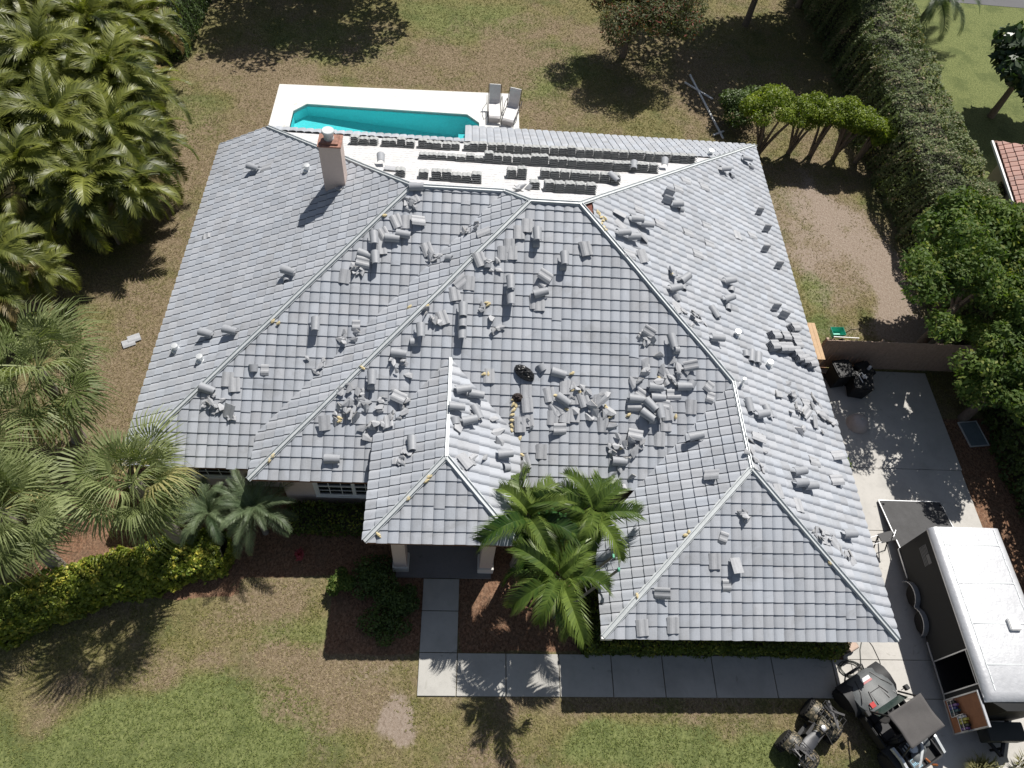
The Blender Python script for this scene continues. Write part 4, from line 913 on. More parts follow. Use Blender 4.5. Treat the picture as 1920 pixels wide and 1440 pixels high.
# ------------------------------------------------------------------ loose tiles, ridge caps, shards on the roof
DEB = '''-1.49 17.91 c 3;-2.72 16.29 c -81;-2.99 15.84 c -16;-2.17 16.35 c -2;-1.83 16.48 c -6;-2.07 16.87 t -61;-1.71 17.31 q -25;-1.38 16.91 u 3;-2.65 15.72 c -81;-3.03 15.60 u -7;-2.44 16.46 t -55;-1.06 16.09 t -66;0.71 16.36 t 14;-0.31 15.63 h -21;0.55 15.40 T -68;0.82 15.26 h -88;-3.58 15.19 t -97;0.05 14.72 t 40;0.29 14.71 t -93;-0.14 14.39 t -77;-1.55 17.53 q -56;-2.50 16.07 t -81;-1.77 16.86 t -87;2.33 16.15 c -88;2.31 15.94 h 3;3.20 15.50 c -89;3.16 15.32 h 3;3.84 15.87 T -78;1.55 14.74 c -88;1.57 14.31 c -88;2.61 15.01 u -25;2.49 14.53 c 16;2.33 14.27 t -88;2.46 14.22 t -88;1.48 15.83 t -88;1.30 15.61 t -88;1.78 16.23 t -88;2.02 16.44 t -90;2.56 14.81 q -35;1.57 15.63 t -88;5.60 17.44 c 8;5.97 17.40 c 5;5.01 16.51 c 19;5.37 16.53 c 14;7.44 19.25 c 16;7.70 19.25 h 12;5.02 17.43 u -27;5.06 17.01 t -37;5.80 16.84 u -9;5.26 15.84 t 6;5.69 15.91 u -63;6.77 15.77 i -106;7.20 15.68 c 48;6.73 15.04 c 25;9.16 16.53 c 22;9.31 16.30 h -102;8.95 15.66 c 31;8.99 15.34 h -102;8.31 14.84 c -65;10.30 19.42 t -89;7.06 19.23 U 10;5.89 18.19 t 6;6.67 17.96 t 5;7.86 18.21 t 6;8.82 19.09 t 6;8.76 18.14 t 5;8.12 17.34 t 4;11.07 19.84 t 10;7.18 15.37 h -90;6.85 14.77 h -64;7.17 19.64 U 10;7.80 20.39 t 8;8.24 21.10 t 9;9.13 21.31 t 9;11.67 21.39 U 27;11.83 20.54 U 25;11.43 19.25 U 24;11.93 18.67 U 23;11.15 16.27 U 20;11.47 16.07 U 5;11.77 24.53 c -1;12.07 24.36 h -1;10.31 22.95 c 20;10.73 22.94 h 13;8.08 13.63 c 3;6.61 13.31 c -79;6.75 13.09 h 2;9.51 13.53 c -101;9.76 13.54 c -102;6.83 14.40 t -63;9.33 13.57 h -93;10.74 14.87 k 23;11.21 15.01 k 22;11.84 15.64 k 23;11.68 15.11 k 22;10.57 14.35 k 22;10.94 14.42 k 22;11.24 14.53 k 22;11.74 14.86 k 22;11.59 14.50 k 22;11.70 14.31 k 21;11.94 14.31 k 21;12.21 14.27 k 21;-4.35 13.76 c -86;-1.11 13.30 c -85;-1.30 13.00 h 2;-2.48 11.96 c -85;-2.50 11.77 h 2;0.13 13.63 c -88;0.13 13.30 c -88;0.13 13.92 c -88;-1.73 12.67 c -5;-2.74 11.40 t -92;-1.67 11.49 u -21;-3.79 10.73 u -84;-1.94 10.77 T -83;-3.14 13.81 q 2;-0.48 13.70 t -66;0.12 11.50 c 19;0.52 11.46 c -4;-0.04 10.84 c 1;0.59 10.90 c -64;0.33 10.52 c 21;-0.00 10.44 h -79;1.40 9.73 c 13;0.26 9.24 T -51;1.51 9.38 h 15;2.57 12.44 h -56;3.10 12.31 c -12;0.99 12.16 t -88;2.14 11.42 T -86;1.94 10.88 T -90;2.21 11.01 t -83;2.84 11.71 t -77;3.25 11.58 c -30;3.12 11.43 t -35;3.32 11.93 t -89;3.57 11.66 t -87;3.85 11.62 T -72;4.37 11.62 u 38;3.34 11.15 t -97;3.61 11.18 t -91;2.96 11.08 t -94;3.16 10.78 u 4;4.49 10.94 t -91;2.64 10.16 t -91;2.13 9.88 t -72;2.13 11.76 t -88;3.04 11.31 t -56;6.11 12.02 c -2;6.19 11.74 c -1;5.50 11.68 c -3;5.42 11.48 T -3;5.94 11.52 c -45;5.82 11.42 T -45;5.84 11.23 c -35;6.22 11.34 c -81;6.44 11.34 T -85;6.28 11.53 T -12;5.69 11.79 t -30;6.44 12.31 t -58;6.69 11.84 t 2;7.20 12.66 u 11;7.00 12.08 c 2;7.25 12.16 h 57;5.48 10.70 u -9;5.00 9.96 c -3;7.37 10.53 c 13;7.79 12.11 q -35;7.84 11.81 q -16;6.25 10.60 t -92;7.23 11.52 t -92;6.03 11.13 h -7;6.45 11.02 t -90;5.87 13.56 u -21;5.76 13.39 t -35;8.92 11.47 c -82;9.28 11.24 c 18;9.69 11.50 c -80;10.96 12.53 u 32;11.34 12.01 u -128;11.68 11.75 u -83;11.59 12.47 t 11;9.00 10.38 u -21;10.30 9.58 c 14;10.22 9.18 c 11;10.61 9.19 c 8;12.32 10.73 u 12;11.95 9.75 u 9;11.25 10.24 t -2;9.42 8.76 t -80;10.10 8.48 t -88;7.73 7.51 q -16;7.48 6.92 t -88;8.09 6.83 u -79;7.82 6.32 q 1;5.95 6.11 u 1;5.41 5.26 t -84;6.28 5.33 t -88;11.75 7.91 c 6;11.70 7.21 t -64;7.60 9.23 u -11;10.86 7.65 t -96;11.24 7.54 t -46;-7.72 21.51 c -28;-7.27 21.47 t 1;-5.30 15.53 c -25;-5.43 15.36 h -80;-7.79 13.85 c -22;-6.92 13.69 c -20;-7.44 11.87 c -16;-6.88 12.16 t -91;-6.75 11.30 u -107;-6.67 12.02 t -83;-3.51 9.79 c 0;-1.13 9.85 c -85;-6.14 12.49 h -85;-9.09 18.65 q -76;-5.80 12.46 q 2;6.22 21.15 c -101;7.56 21.84 c -102;5.17 19.51 c -50;-2.88 20.08 c -83;-2.48 19.54 t -5'''
SHD = '''-3.21 15.39 0.19 10;-0.88 15.91 0.23 8;0.38 16.62 0.32 10;0.98 15.27 0.29 8;-1.60 17.40 0.19 6;1.01 13.56 0.26 5;0.78 14.03 0.16 3;7.40 14.22 0.39 11;-1.77 12.28 0.39 11;-3.13 11.39 0.48 20;-1.79 11.17 0.55 16;-2.81 10.90 0.65 9;-3.38 13.33 0.48 7;-4.35 12.54 0.39 5;-2.42 10.79 0.65 8;-0.69 13.74 0.35 9;0.83 10.77 0.39 5;4.18 11.39 0.61 14;3.63 11.81 0.26 7;2.08 10.00 0.16 4;0.74 9.88 0.81 8;2.29 10.89 0.39 5;6.13 12.35 0.71 20;6.66 12.39 0.39 7;5.26 10.55 0.65 18;5.07 9.48 0.35 9;5.82 13.39 0.19 8;11.39 12.06 1.13 22;9.03 10.24 0.39 6;8.68 9.58 0.39 7;8.33 8.05 0.15 6;10.74 7.60 0.32 12;11.56 7.36 0.23 8;-7.22 11.52 0.32 15;-6.76 11.21 0.16 5;-1.34 9.44 0.24 10;1.89 18.26 0.23 6;-4.10 18.87 0.13 5'''
FOAM = '''0.85 12.20;0.96 12.20;3.51 12.32;1.76 11.55;1.74 11.41;1.82 11.36;1.76 11.26;1.73 11.12;1.73 10.97;1.72 10.83;1.68 10.67;3.03 11.69;3.36 11.32;4.59 11.41;4.71 11.16;1.98 10.50;3.54 11.86;3.76 11.82;2.05 10.05;6.30 12.53;6.30 12.05;6.22 12.27;5.28 11.23;6.75 11.23;5.05 10.33;4.56 11.43;4.71 11.21;4.30 17.05;4.35 16.92;4.40 16.79;4.33 16.63;4.48 16.95;4.41 16.52;4.24 17.09;4.47 16.44;-2.47 17.01;-0.97 14.00;-1.47 14.06;0.86 14.18;0.89 14.13;-3.40 10.79;-2.79 12.24;-3.38 10.88;-5.67 13.82;-5.49 13.78;-5.22 9.82;-5.31 9.70;6.70 7.54;6.79 7.62;5.30 6.00;-0.63 8.77;-0.70 8.67;-1.18 8.22;-1.93 7.34;10.85 6.94'''
SNAME = {'MF': 'main front slope', 'ML': 'narrow left facing slope', 'LF': 'left front slope', 'LL': 'left slope', 'RP1': 'right slope', 'RP2': 'right slope', 'GF': 'garage front slope', 'GL': 'garage left slope', 'PF': 'porch front slope', 'PL': 'porch left slope', 'PR': 'porch right slope', 'RRa': 'white slope', 'RRb': 'white slope'}
LMARK = [(-4.3, 19.3, 'the chimney'), (RA_L[0], RA_L[1], 'left ridge end'), (RB_L[0], RB_L[1], 'top ridge\'s left'), (RB_R[0], RB_R[1], 'top ridge\'s right'), (xp, ypf+wp, 'porch peak'), (xp, yvP+wp, 'porch ridge top'), (xm, yg+W/2, 'garage peak'), (xm, yk, 'garage ridge top'), (xr, yb, 'rear right corner'), (xl, yf, 'left jog corner')]
PEND = []
def where(x, y, thing_, slope=True):
    return ('@', x, y, thing_, SNAME[roof_top(x, y)[1]])
NUMW = ['first', 'second', 'third', 'fourth', 'fifth', 'sixth', 'seventh', 'eighth', 'ninth', 'tenth', 'eleventh', 'twelfth', 'thirteenth', 'fourteenth', 'fifteenth', 'sixteenth', 'seventeenth', 'eighteenth', 'nineteenth', 'twentieth', 'twenty first', 'twenty second']
_tag0 = tag
def tag(o, label=None, cat=None, group=None, kind=None):
    if isinstance(label, tuple): PEND.append((label, o)); label = None
    return _tag0(o, label, cat, group, kind)
def rank_labels():
    by = {}
    for lb, o in PEND: by.setdefault((lb[3], lb[4]), {}).setdefault((lb[1], lb[2]), []).append(o)
    for (th, sn), d in by.items():
        ks = sorted(d, key=lambda q: -q[1]); n = len(ks)
        for i, q in enumerate(ks):
            if n == 1: s = f"the only {th} on the {sn}"
            elif i <= n-1-i: s = f"{NUMW[i]} {th} from the top of the {sn}" if i else f"topmost {th} on the {sn}"
            else: s = f"{NUMW[n-1-i]} {th} from the bottom of the {sn}" if i < n-1 else f"lowest {th} on the {sn}"
            for o in d[q]:
                if th == 'shard heap':
                    o['label'] = 'broken shard, '+SECT.get(o.name, 'middle')+' part of '+s.replace('the only', 'only').replace('shard heap', 'heap').replace('from the top of the', 'from top,').replace('from the bottom of the', 'from bottom,'); o['group'] = 'shards of the '+s.replace('the only', 'only').replace('shard heap', 'heap')
                else: o['label'] = s
def slope_frame(x, y, ang, lift=.06, k=None):
    z, k = roof_top(x, y); a, b, c = SL[k][:3]; t = math.radians(ang)
    X = Vector((math.cos(t), math.sin(t), a*math.cos(t)+b*math.sin(t))).normalized(); Nn = Vector((-a, -b, 1)).normalized(); Y = Nn.cross(X)
    M = Matrix((X, Y, Nn)).transposed().to_4x4(); M.translation = Vector((x, y, z)) + Nn*lift
    return M, k
def cap_mesh(Lc=.46, r0=.145, r1=.12, name='ridge_cap'):
    mb = MB(); rings = []; n = 12; t = .016
    for i in range(4):
        u = i/3; r = r0*(1-u)+r1*u; xx = (u-.5)*Lc
        rings.append([(xx, -r*math.cos(math.pi*k/n), r*.92*math.sin(math.pi*k/n)) for k in range(n+1)]+[(xx, (r-t)*math.cos(math.pi*k/n), (r-t)*.9*math.sin(math.pi*k/n)) for k in range(n+1)])
    mb.loft(rings); return mb.mesh(name, M_TILE2, smooth=True)
def loose_tile_mesh(Lc=.44, w=.34, name='loose_tile', cut=None, seed=0, mats=None):
    mb = MB(); us = [0, .1, .22, .36, .5, .64, .78, .9, 1.0]; hh = [0, .016, .036, .040, .024, .018, .030, .026, .004]; t = .017
    rings = []
    for i in range(3):
        xx = (i/2-.5)*Lc
        rings.append([(xx, (u-.5)*w, a) for u, a in zip(us, hh)]+[(xx, (u-.5)*w, a-t) for u, a in zip(reversed(us), reversed(hh))])
    mb.loft(rings); me = mb.mesh(name, mats or [M_LT, M_BREAK]); return me
M_LT = simple('loose_tile_concrete', (.39, .40, .42), .6, 0, .14, 12, .003)
def shard_mesh(seed):
    r = random.Random(seed); n = r.choice([4, 5, 5, 6]); pts = []
    for k in range(n):
        a = 2*math.pi*k/n+r.uniform(-.35, .35); q = r.uniform(.055, .12); pts.append((math.cos(a)*q*1.25, math.sin(a)*q*.8))
    mb = MB(); cv = r.uniform(0, 7); t = .02
    top = [(x, y, -cv*y*y+.02) for x, y in pts]; bot = [(x, y, z-t) for x, y, z in top]; c = (0, 0, .02+.004); cb = (0, 0, .02-t)
    mb.add(top+[c], [(i, (i+1) % n, n) for i in range(n)]); mb.add(bot+[cb], [((i+1) % n, i, n) for i in range(n)])
    mb.mat(1); mb.add(top+bot, [(i, n+i, n+(i+1) % n, (i+1) % n) for i in range(n)])
    return mb.mesh('tile_shard', [M_LT, M_BREAK])
ME_CAP = cap_mesh(); ME_CAPH = cap_mesh(.22); ME_LT = loose_tile_mesh(); ME_LTH = loose_tile_mesh(.24)
SHM = [shard_mesh(i) for i in range(14)]
rd_ = random.Random(4)
def put(name, me, M, label, cat, group=None):
    o = link_mesh(name, me); o.matrix_world = M; return tag(o, label, cat, group)
GC, GT = 'loose ridge caps on the roof', 'loose tiles on the roof'
for e in DEB.split(';'):
    x, y, kd, ang = e.split(); x = float(x); y = float(y); ang = float(ang)
    Rx = lambda d: Matrix.Rotation(math.radians(d), 4, 'X'); Ry = lambda d: Matrix.Rotation(math.radians(d), 4, 'Y'); T_3 = Matrix.Translation
    if kd == 'c':
        M, k = slope_frame(x, y, ang, .075); dwn = M.col[0].z   # local x pointing downhill < 0
        M = M @ T_3((0, 0, rd_.uniform(.02, .07) if abs(dwn) < .25 else .15)) @ Ry(-18 if dwn < -.25 else (18 if dwn > .25 else rd_.uniform(-5, 5))) @ Rx(rd_.uniform(-9, 9))
        put('ridge_cap', ME_CAP, M, where(x, y, 'round ridge cap'), 'ridge cap', GC)
    elif kd == 'h':
        M, k = slope_frame(x, y, ang, .07); put('broken_ridge_cap', ME_CAPH, M @ Rx(rd_.uniform(-25, 25)), where(x, y, 'short ridge cap'), 'ridge cap', GC)
    elif kd == 'i':
        M, k = slope_frame(x, y, ang, .26); put('ridge_cap', ME_CAP, M @ Rx(180) @ Ry(20), where(x, y, 'upturned ridge cap'), 'ridge cap', GC)
        M2, k = slope_frame(x, y, ang, .135); fb = MB(); fb.lathe([(.0, -.03), (.05, -.02), (.055, .02), (.01, .04)], (.1, 0, .03), 9); o = fb.build('foam_lump', M_FOAM); o.matrix_world = M2; tag(o, 'yellow foam lump inside the upturned ridge cap', 'foam')
    elif kd in 'tq':
        M, k = slope_frame(x, y, ang, .078); put('loose_tile' if kd == 't' else 'broken_tile', ME_LT if kd == 't' else ME_LTH, M @ Rx(rd_.uniform(-5, 5)) @ Ry(rd_.uniform(-4, 4)), where(x, y, 'flat loose tile' if kd == 't' else 'broken half tile'), 'roof tile', GT)
    elif kd == 'T':
        for q in range(2):
            M, k = slope_frame(x, y, ang+q*7-3, .078+q*.05); M = M @ T_3((q*.03, q*.03, 0)) @ Rx(rd_.uniform(-6, 6)); put('loose_tile', ME_LT, M, where(x+q*.03, y, 'upper doubled tile' if q else 'lower doubled tile'), 'roof tile', GT)
    elif kd == 'u':
        M, k = slope_frame(x, y, ang, .16); put('loose_tile', ME_LT, M @ Ry(rd_.choice([-1, 1])*rd_.uniform(10, 22)) @ Rx(rd_.uniform(-22, 22)), where(x, y, 'propped up tile'), 'roof tile', GT)
    elif kd == 'U':
        M, k = slope_frame(x, y, ang, .21); put('loose_tile', ME_LT, M @ Rx(68), where(x, y, 'tile standing upright'), 'roof tile', GT)
    elif kd == 'k':
        z, k = roof_top(x, y); M, k = slope_frame(x, y, ang, .07); r = empty('leaning_tile_stack'); r.matrix_world = M
        tag(r, where(x, y, 'small tile stack'), 'tile stack', 'short tile stacks near the right eave')
        for q in range(5):
            c_ = link_mesh('roof_tile', ME_LT, r, (rd_.uniform(-.01, .01), rd_.uniform(-.012, .012), q*.056), (0, 0, rd_.uniform(-.04, .04))); kid(r, c_)
nsh = 0; SECT = {}
for i, e in enumerate(SHD.split(';')):
    x, y, R_, n = e.split(); x = float(x); y = float(y); R_ = float(R_); n = max(3, int(round(int(n)*.8)))
    z, k0 = roof_top(x, y); lab = where(x, y, 'shard heap'); g = None
    for j in range(n):
        a = rd_.uniform(0, 6.28); q = R_*math.sqrt(rd_.random()); px, py = x+q*math.cos(a)*1.15, y+q*math.sin(a)*.9
        if roof_top(px, py) is None: continue
        h_ = .095+.17*(1-q/max(R_, .01))*rd_.random()*min(1, R_/.3)
        M, k = slope_frame(px, py, rd_.uniform(0, 360), h_); s_ = rd_.uniform(.85, 1.5)*(1.35 if R_ > .55 else 1)
        M = M @ Matrix.Rotation(rd_.gauss(0, .38), 4, 'X') @ Matrix.Rotation(rd_.gauss(0, .38), 4, 'Y') @ Matrix.Scale(s_, 4)
        sh_ = put('tile_shard', SHM[rd_.randrange(14)], M, lab, 'tile shard', g); nsh += 1
        u_, v_ = (px-x)/max(R_, .01), (py-y)/max(R_, .01); SECT[sh_.name] = ' '.join(w for w in (('upper' if v_ > .28 else 'lower' if v_ < -.28 else ''), ('left' if u_ < -.35 else 'right' if u_ > .35 else '')) if w) or 'middle'
for i, e in enumerate(FOAM.split(';')):
    x, y = map(float, e.split()); M, k = slope_frame(x, y, rd_.uniform(0, 360), .085); r = random.Random(i); fb = MB(); rings = []
    for hh, q in ((-.02, .7), (.0, 1), (.025, .95), (.045, .45)): rings.append([(.052*q*r.uniform(.6, 1.5)*math.cos(2*math.pi*k2/8)*1.5, .045*q*r.uniform(.6, 1.4)*math.sin(2*math.pi*k2/8), hh) for k2 in range(8)])
    fb.loft(rings); o = fb.build('foam_lump', M_FOAM); o.matrix_world = M; tag(o, where(x, y, 'yellow foam lump'), 'foam', 'yellow foam lumps on the roof')
for x, y in ((-5.55, 20.5), (-8.96, 13.66), (-7.9, 12.94), (9.13, 14.27), (10.28, 13.5)): vent(x, y, .22, .08)
vent(8.86, 12.22, .36, .035); vent(10.09, 24.18, .22, .09)
# crumpled black roofing felt
def crumple(name, x, y, ang, sx, sy, sz, mat, label, seed, lift=.07):
    M, k = slope_frame(x, y, ang, lift); r = np.random.RandomState(seed); n = 22; g = np.linspace(-1, 1, n); X, Y = np.meshgrid(g, g, indexing='ij')
    zz = np.clip(1-(X**2+Y**2)**.9, 0, 1)**.5*(.55+.9*fbm(X*6+20, Y*6+20, 1.6, seed))+np.abs(fbm(X*9+60, Y*3+60, 1.2, seed+2)-.5)*.5*(X**2+Y**2 < 1)
    rr = 1/np.maximum(1, np.sqrt(X**2+Y**2)*1.02); V = np.stack([X*rr*sx*(1+.12*fbm(X*4+9, Y*4+9, 1, seed)), Y*rr*sy, zz*sz], -1).reshape(-1, 3)
    F = np.array([[i*n+j, (i+1)*n+j, (i+1)*n+j+1, i*n+j+1] for i in range(n-1) for j in range(n-1)])
    o = link_mesh(name, np_mesh(name, V, F, mat)); o.matrix_world = M; tag(o, label, 'felt'); return o
M_FELT = simple('black_roofing_felt', (.012, .012, .013), .32, 0, .3, 12, .004)
crumple('felt_heap', 2.06, 12.28, 150, .34, .2, .2, M_FELT, 'crumpled shiny black felt heap on the main front slope', 3)
crumple('felt_wad', 1.87, 11.6, 0, .16, .14, .12, simple('brown_black_wad', (.03, .02, .018), .8), 'round dark wad beside the yellow foam on main slope', 5)

# ------------------------------------------------------------------ tile stacks on the stripped rear slope
M_ST = simple('stacked_tile_concrete', (.36, .37, .37), .75, 0, .2, 12, .004)
ME_ST = loose_tile_mesh(.42, .325, 'stack_tile', mats=[M_ST, M_ST])
ROWS = [('row beside the eave tiles', [(-4.15+.345*i+(.12 if i in (3, 7, 12) else 0), 22.55+.02*(i % 3)+ (0.35*i/38), 4 if i < 13 else 5) for i in range(39)]),
        ('second row', [(-1.5+.34*i, 21.25, 3 if i < 7 else 5) for i in range(26)]),
        ('third row, left part', [(-2.1, 19.0, 3), (-1.35, 18.95, 3), (-.92, 18.85, 4), (-.58, 18.85, 5), (-.24, 18.85, 4), (.1, 18.8, 4), (.44, 18.8, 4)]),
        ('third row, middle', [(1.62, 19.55, 5), (1.98, 19.55, 5)]), ('third row, right part', [(2.8+.35*i, 19.7, 5) for i in range(8)]), ('row nearest the ridge', [(2.35, 18.55, 4)]+[(2.8+.35*i, 18.4, 5) for i in range(5)])]
for rn, lst in ROWS:
    n = len(lst)
    for i, (x, y, cnt) in enumerate(lst):
        if roof_top(x, y) is None or not roof_top(x, y)[1].startswith('RR'): continue
        M, k = slope_frame(x+rd_.uniform(-.012, .012), y+rd_.uniform(-.03, .03), 90+rd_.uniform(-3, 3), .03); r = empty('tile_stack'); r.matrix_world = M
        li, ri = i, n-1-i
        if li <= ri: w_ = NUMW[li]+' from the left end'
        else: w_ = NUMW[ri]+' from the right end'
        tag(r, f"stack of grey tiles, {w_}, {rn}", 'tile stack', 'tile stacks on the white rear slope')
        for q in range(cnt+(rd_.random() < .15)):
            c_ = link_mesh('roof_tile', ME_ST, r, (rd_.uniform(-.012, .012), rd_.uniform(-.008, .008), q*.064), (rd_.uniform(-.02, .02), 0, rd_.uniform(-.03, .03))); kid(r, c_)
        if rd_.random() < .4:
            pass

rank_labels()

# ------------------------------------------------------------------ trailer
M_TRB = simple('trailer_black_paint', (.018, .019, .020), .6, 0, .1, 3, .001, .2, .0)
M_TRR = simple('trailer_white_roof', (.60, .61, .63), .38, .3, .10, 1.3, .02)
M_ALU = simple('aluminium_trim', (.55, .56, .58), .35, .7, .1, 8, .001)
M_DARKIN = simple('dark_interior', (.015, .014, .014), .8, 0, .2, 5, .002)
M_PLY = simple('plywood', (.36, .15, .07), .7, 0, .2, 5, .003)
def trailer():
    o = empty('enclosed_trailer', (16.25, 6.0, 0), 0, 'black enclosed cargo trailer with white roof, rear ramp down on the driveway', 'trailer')
    x0, x1, y0, y1, zb, zt = -1.2, 1.15, -2.45, 2.5, .45, 2.18
    mb = MB()
    mb.box(x0, x0+.04, y0+1.32, y1, zb, zt); mb.box(x0+.0, x0+.04, y0, y0+.38, zb, zt); mb.box(x0, x0+.04, y0+.38, y0+1.32, zt-.1, zt)   # left side around the door opening
    mb.box(x1-.04, x1, y0, y1, zb, zt); mb.add([(x0, y0, zb), (x1, y0, zb), (x1*.55, y0-.35, zb), (x0*.55, y0-.35, zb), (x0, y0, zt), (x1, y0, zt), (x1*.55, y0-.35, zt), (x0*.55, y0-.35, zt)], [(0, 3, 2, 1), (4, 5, 6, 7), (0, 4, 7, 3), (3, 7, 6, 2), (2, 6, 5, 1)])
    body = mb.build('body', M_TRB, o)
    mb = MB(); mb.box(x0+.045, x1-.045, y0+.02, y1-.02, zb-.06, zb+.02); mb.box(x0+.05, x1-.05, y0+.0, y0+.05, zb, zt); mb.build('floor', M_DARKIN, o)
    for (a, b, nm) in ((x0-.012, y0+.36, 'door_frame'),):
        mb = MB(); mb.box(a, a+.02, b, b+.035, zb, zt); mb.box(a, a+.02, b+.94, b+.975, zb, zt); mb.box(a, a+.021, b+.03, b+.945, zb-.02, zb+.025); mb.box(a, a+.021, b+.03, b+.945, zt-.12, zt-.09); mb.build(nm, M_ALU, body)
    mb = MB(); mb.box(x0-.02, x0, y0, y0+.36, zb-.03, zb+.03); mb.box(x0-.02, x0, y0+1.34, y0+1.9, zb-.03, zb+.03); mb.box(x0-.02, x0, y0+3.95, y1, zb-.03, zb+.03); mb.box(x0-.015, x0, y0, y1, zt-.04, zt); mb.build('side_trim', M_ALU, body)
    # arched roof with rolled edges
    mb = MB(); ring = []; n = 26
    for k in range(n+1):
        u = -1+2*k/n; xx = (x1-x0)/2*u*1.012+(x0+x1)/2; ed = 1-abs(u); zz = zt+.15*min(1, (ed/.11))**.5 - (.0 if ed > 0 else 0)+.03*(1-u*u); ring.append((xx, zz))
    rings = []
    for yy, dz in ((y1+.03, 0), (y1-.5, 0), (y1-1.7, 0), (y0+1.2, 0), (y0+.12, 0), (y0-.04, -.05), (y0-.12, -.14)):
        rr = random.Random(int(yy*10)); rings.append([(x_, yy, max(zt-.03, z_+dz)) for x_, z_ in ring]+[(x_, yy, zt-.035) for x_, z_ in reversed(ring)])
    mb.loft(rings); rf = mb.build('roof', M_TRR, o, smooth=True)
    mb = MB()
    for yy in (y1-.55, y1-1.75, y1-2.95, y1-4.1): mb.box(x0+.3, x1-.3, yy-.012, yy+.012, zt+.165, zt+.187)
    for xx in (x0+.28, x1-.28):
        for q in range(24): mb.box(xx-.016+.006*(q % 3), xx+.016+.006*(q % 3), y0+.15+q*.2, y0+.33+q*.2, zt+.14, zt+.176+.004*(q % 2))
    mb.build('roof_seam', M_GALV, rf)
    mb = MB(); mb.box(.15, .49, -.66, -.32, zt+.17, zt+.29); mb.build('roof_vent', M_WHITE, o, bevel=.02)
    mb = MB(); M_FL = simple('grey_decal', (.13, .135, .14), .5)
    for k in range(6): z_ = 1.5+k*.065; mb.box(x0-.005, x0-.001, y1-(.98 if k < 3 else .66), y1-.36, z_, z_+.034)
    mb.box(x0-.005, x0-.001, y1-.98, y1-.68, 1.7, 1.87); mb.build('flag_decal', M_FL, body)
    # wheels and double fender
    for yy in (.93, .08):
        for sx in (x0+.02, x1-.22):
            w = MB(); w.lathe([(.2, 0), (.34, .02), (.36, .06), (.36, .16), (.34, .2), (.2, .2)], (sx-.0, yy, .36), 24, 'X'); wo_ = w.build('wheel', M_RUBBER, o, smooth=True)
            q = MB(); q.lathe([(.02, .01), (.19, .03), (.2, .005), (.2, .19)], (sx-.005, yy, .36), 18, 'X'); q.build('rim', M_ALU, wo_)
    for sx, sg in ((x0, -1), (x1, 1)):
        f = MB(); pr = []
        for yy in (.93, .08):
            for k in range(13):
                a = math.pi*(k/12); pr.append((yy+.46*math.cos(a), .36+.44*math.sin(a)))
        pr = [(1.42, .42)]+pr[:11]+pr[15:]+[(-.41, .42)]
        R1 = []; 
        for yy, zz in pr: R1.append([(sx-sg*.0, yy, zz-.015), (sx+sg*.16, yy, zz-.015), (sx+sg*.16, yy, zz+.02), (sx, yy, zz+.02)])
        f.loft(R1); f.build('fender', M_ALU, o)
    # side door folded flat forward, inside face showing
    d = MB(); d.box(x0-.05, x0-.01, y0-.72, y0+.2, zb+.02, zt-.12); dr = d.build('side_door', M_PLY, o)
    f = MB(); X = x0-.052
    for (a, b, c, e) in ((y0-.74, y0-.70, zb, zt-.1), (y0+.18, y0+.22, zb, zt-.1), (y0-.70, y0+.18, zb, zb+.04), (y0-.70, y0+.18, zt-.14, zt-.1)): f.box(X-.02, X+.045, a, b, c, e)
    f.build('door_frame', M_ALU, dr)
    cols = [(.06, .07, .08), (.02, .1, .12), (.05, .06, .25), (.2, .1, .3), (.02, .02, .02), (.5, .45, .06), (.55, .5, .1), (.7, .7, .7)]
    for q, (ya, za) in enumerate(((y0-.08, 1.05), (y0-.5, 1.3))):
        s = MB(); s.box(X-.13, X-.02, ya-.22, ya+.2, za-.3, za-.28); s.box(X-.14, X-.125, ya-.22, ya+.2, za-.12, za-.10); s.box(X-.13, X-.02, ya-.235, ya-.22, za-.3, za+.0); s.box(X-.13, X-.02, ya+.2, ya+.215, za-.3, za+.0); s.build('shelf', M_ALU, dr)
        for k in range(5):
            c = cols[(q*3+k) % 8]; b = MB(); b.box(X-.11, X-.03, ya-.19+k*.078, ya-.13+k*.078, za-.277, za+.08*(k % 2)); tag(b.build('spray_can' if k % 2 else 'bottle', simple('can_%d_%d' % (q, k), c, .4), None, (16.25, 6.0, 0)), ['grey', 'teal', 'blue', 'purple', 'black', 'yellow', 'amber', 'white'][(q*3+k) % 8]+(' container in the lower' if q == 0 else ' container in the upper')+' rack of the open trailer door, slot '+NUMW[k], 'container', 'containers in the trailer door racks')
    # ramp
    yr0, zr0, yr1, zr1 = y1, zb, y1+1.9, .07
    r = MB(); r.add([(x0+.05, yr0, zr0), (x1-.05, yr0, zr0), (x1-.02, yr1, zr1), (x0+.02, yr1, zr1), (x0+.05, yr0, zr0+.05), (x1-.05, yr0, zr0+.05), (x1-.02, yr1, zr1+.05), (x0+.02, yr1, zr1+.05)], [(0, 3, 2, 1), (4, 5, 6, 7), (0, 1, 5, 4), (1, 2, 6, 5), (2, 3, 7, 6), (3, 0, 4, 7)])
    rp = r.build('ramp', simple('ramp_grit', (.07, .07, .072), .85, 0, .2, 4, .006), o)
    f = MB()
    for xx in (x0+.02, x1-.04): f.bar((xx, yr0, zr0+.06), (xx, yr1, zr1+.06), .028, .03)
    f.bar((x0+.02, yr1, zr1+.06), (x1-.04, yr1, zr1+.06), .03, .03); f.build('ramp_edge', M_ALU, rp)
    h_ = MB()
    for xx in (x0+.12, x1-.12): h_.lathe([(.03, 0), (.03, .05)], (xx, yr1-.15, zr1+.1), 8, 'X')
    h_.build('ramp_latch', M_BLACKM, rp)
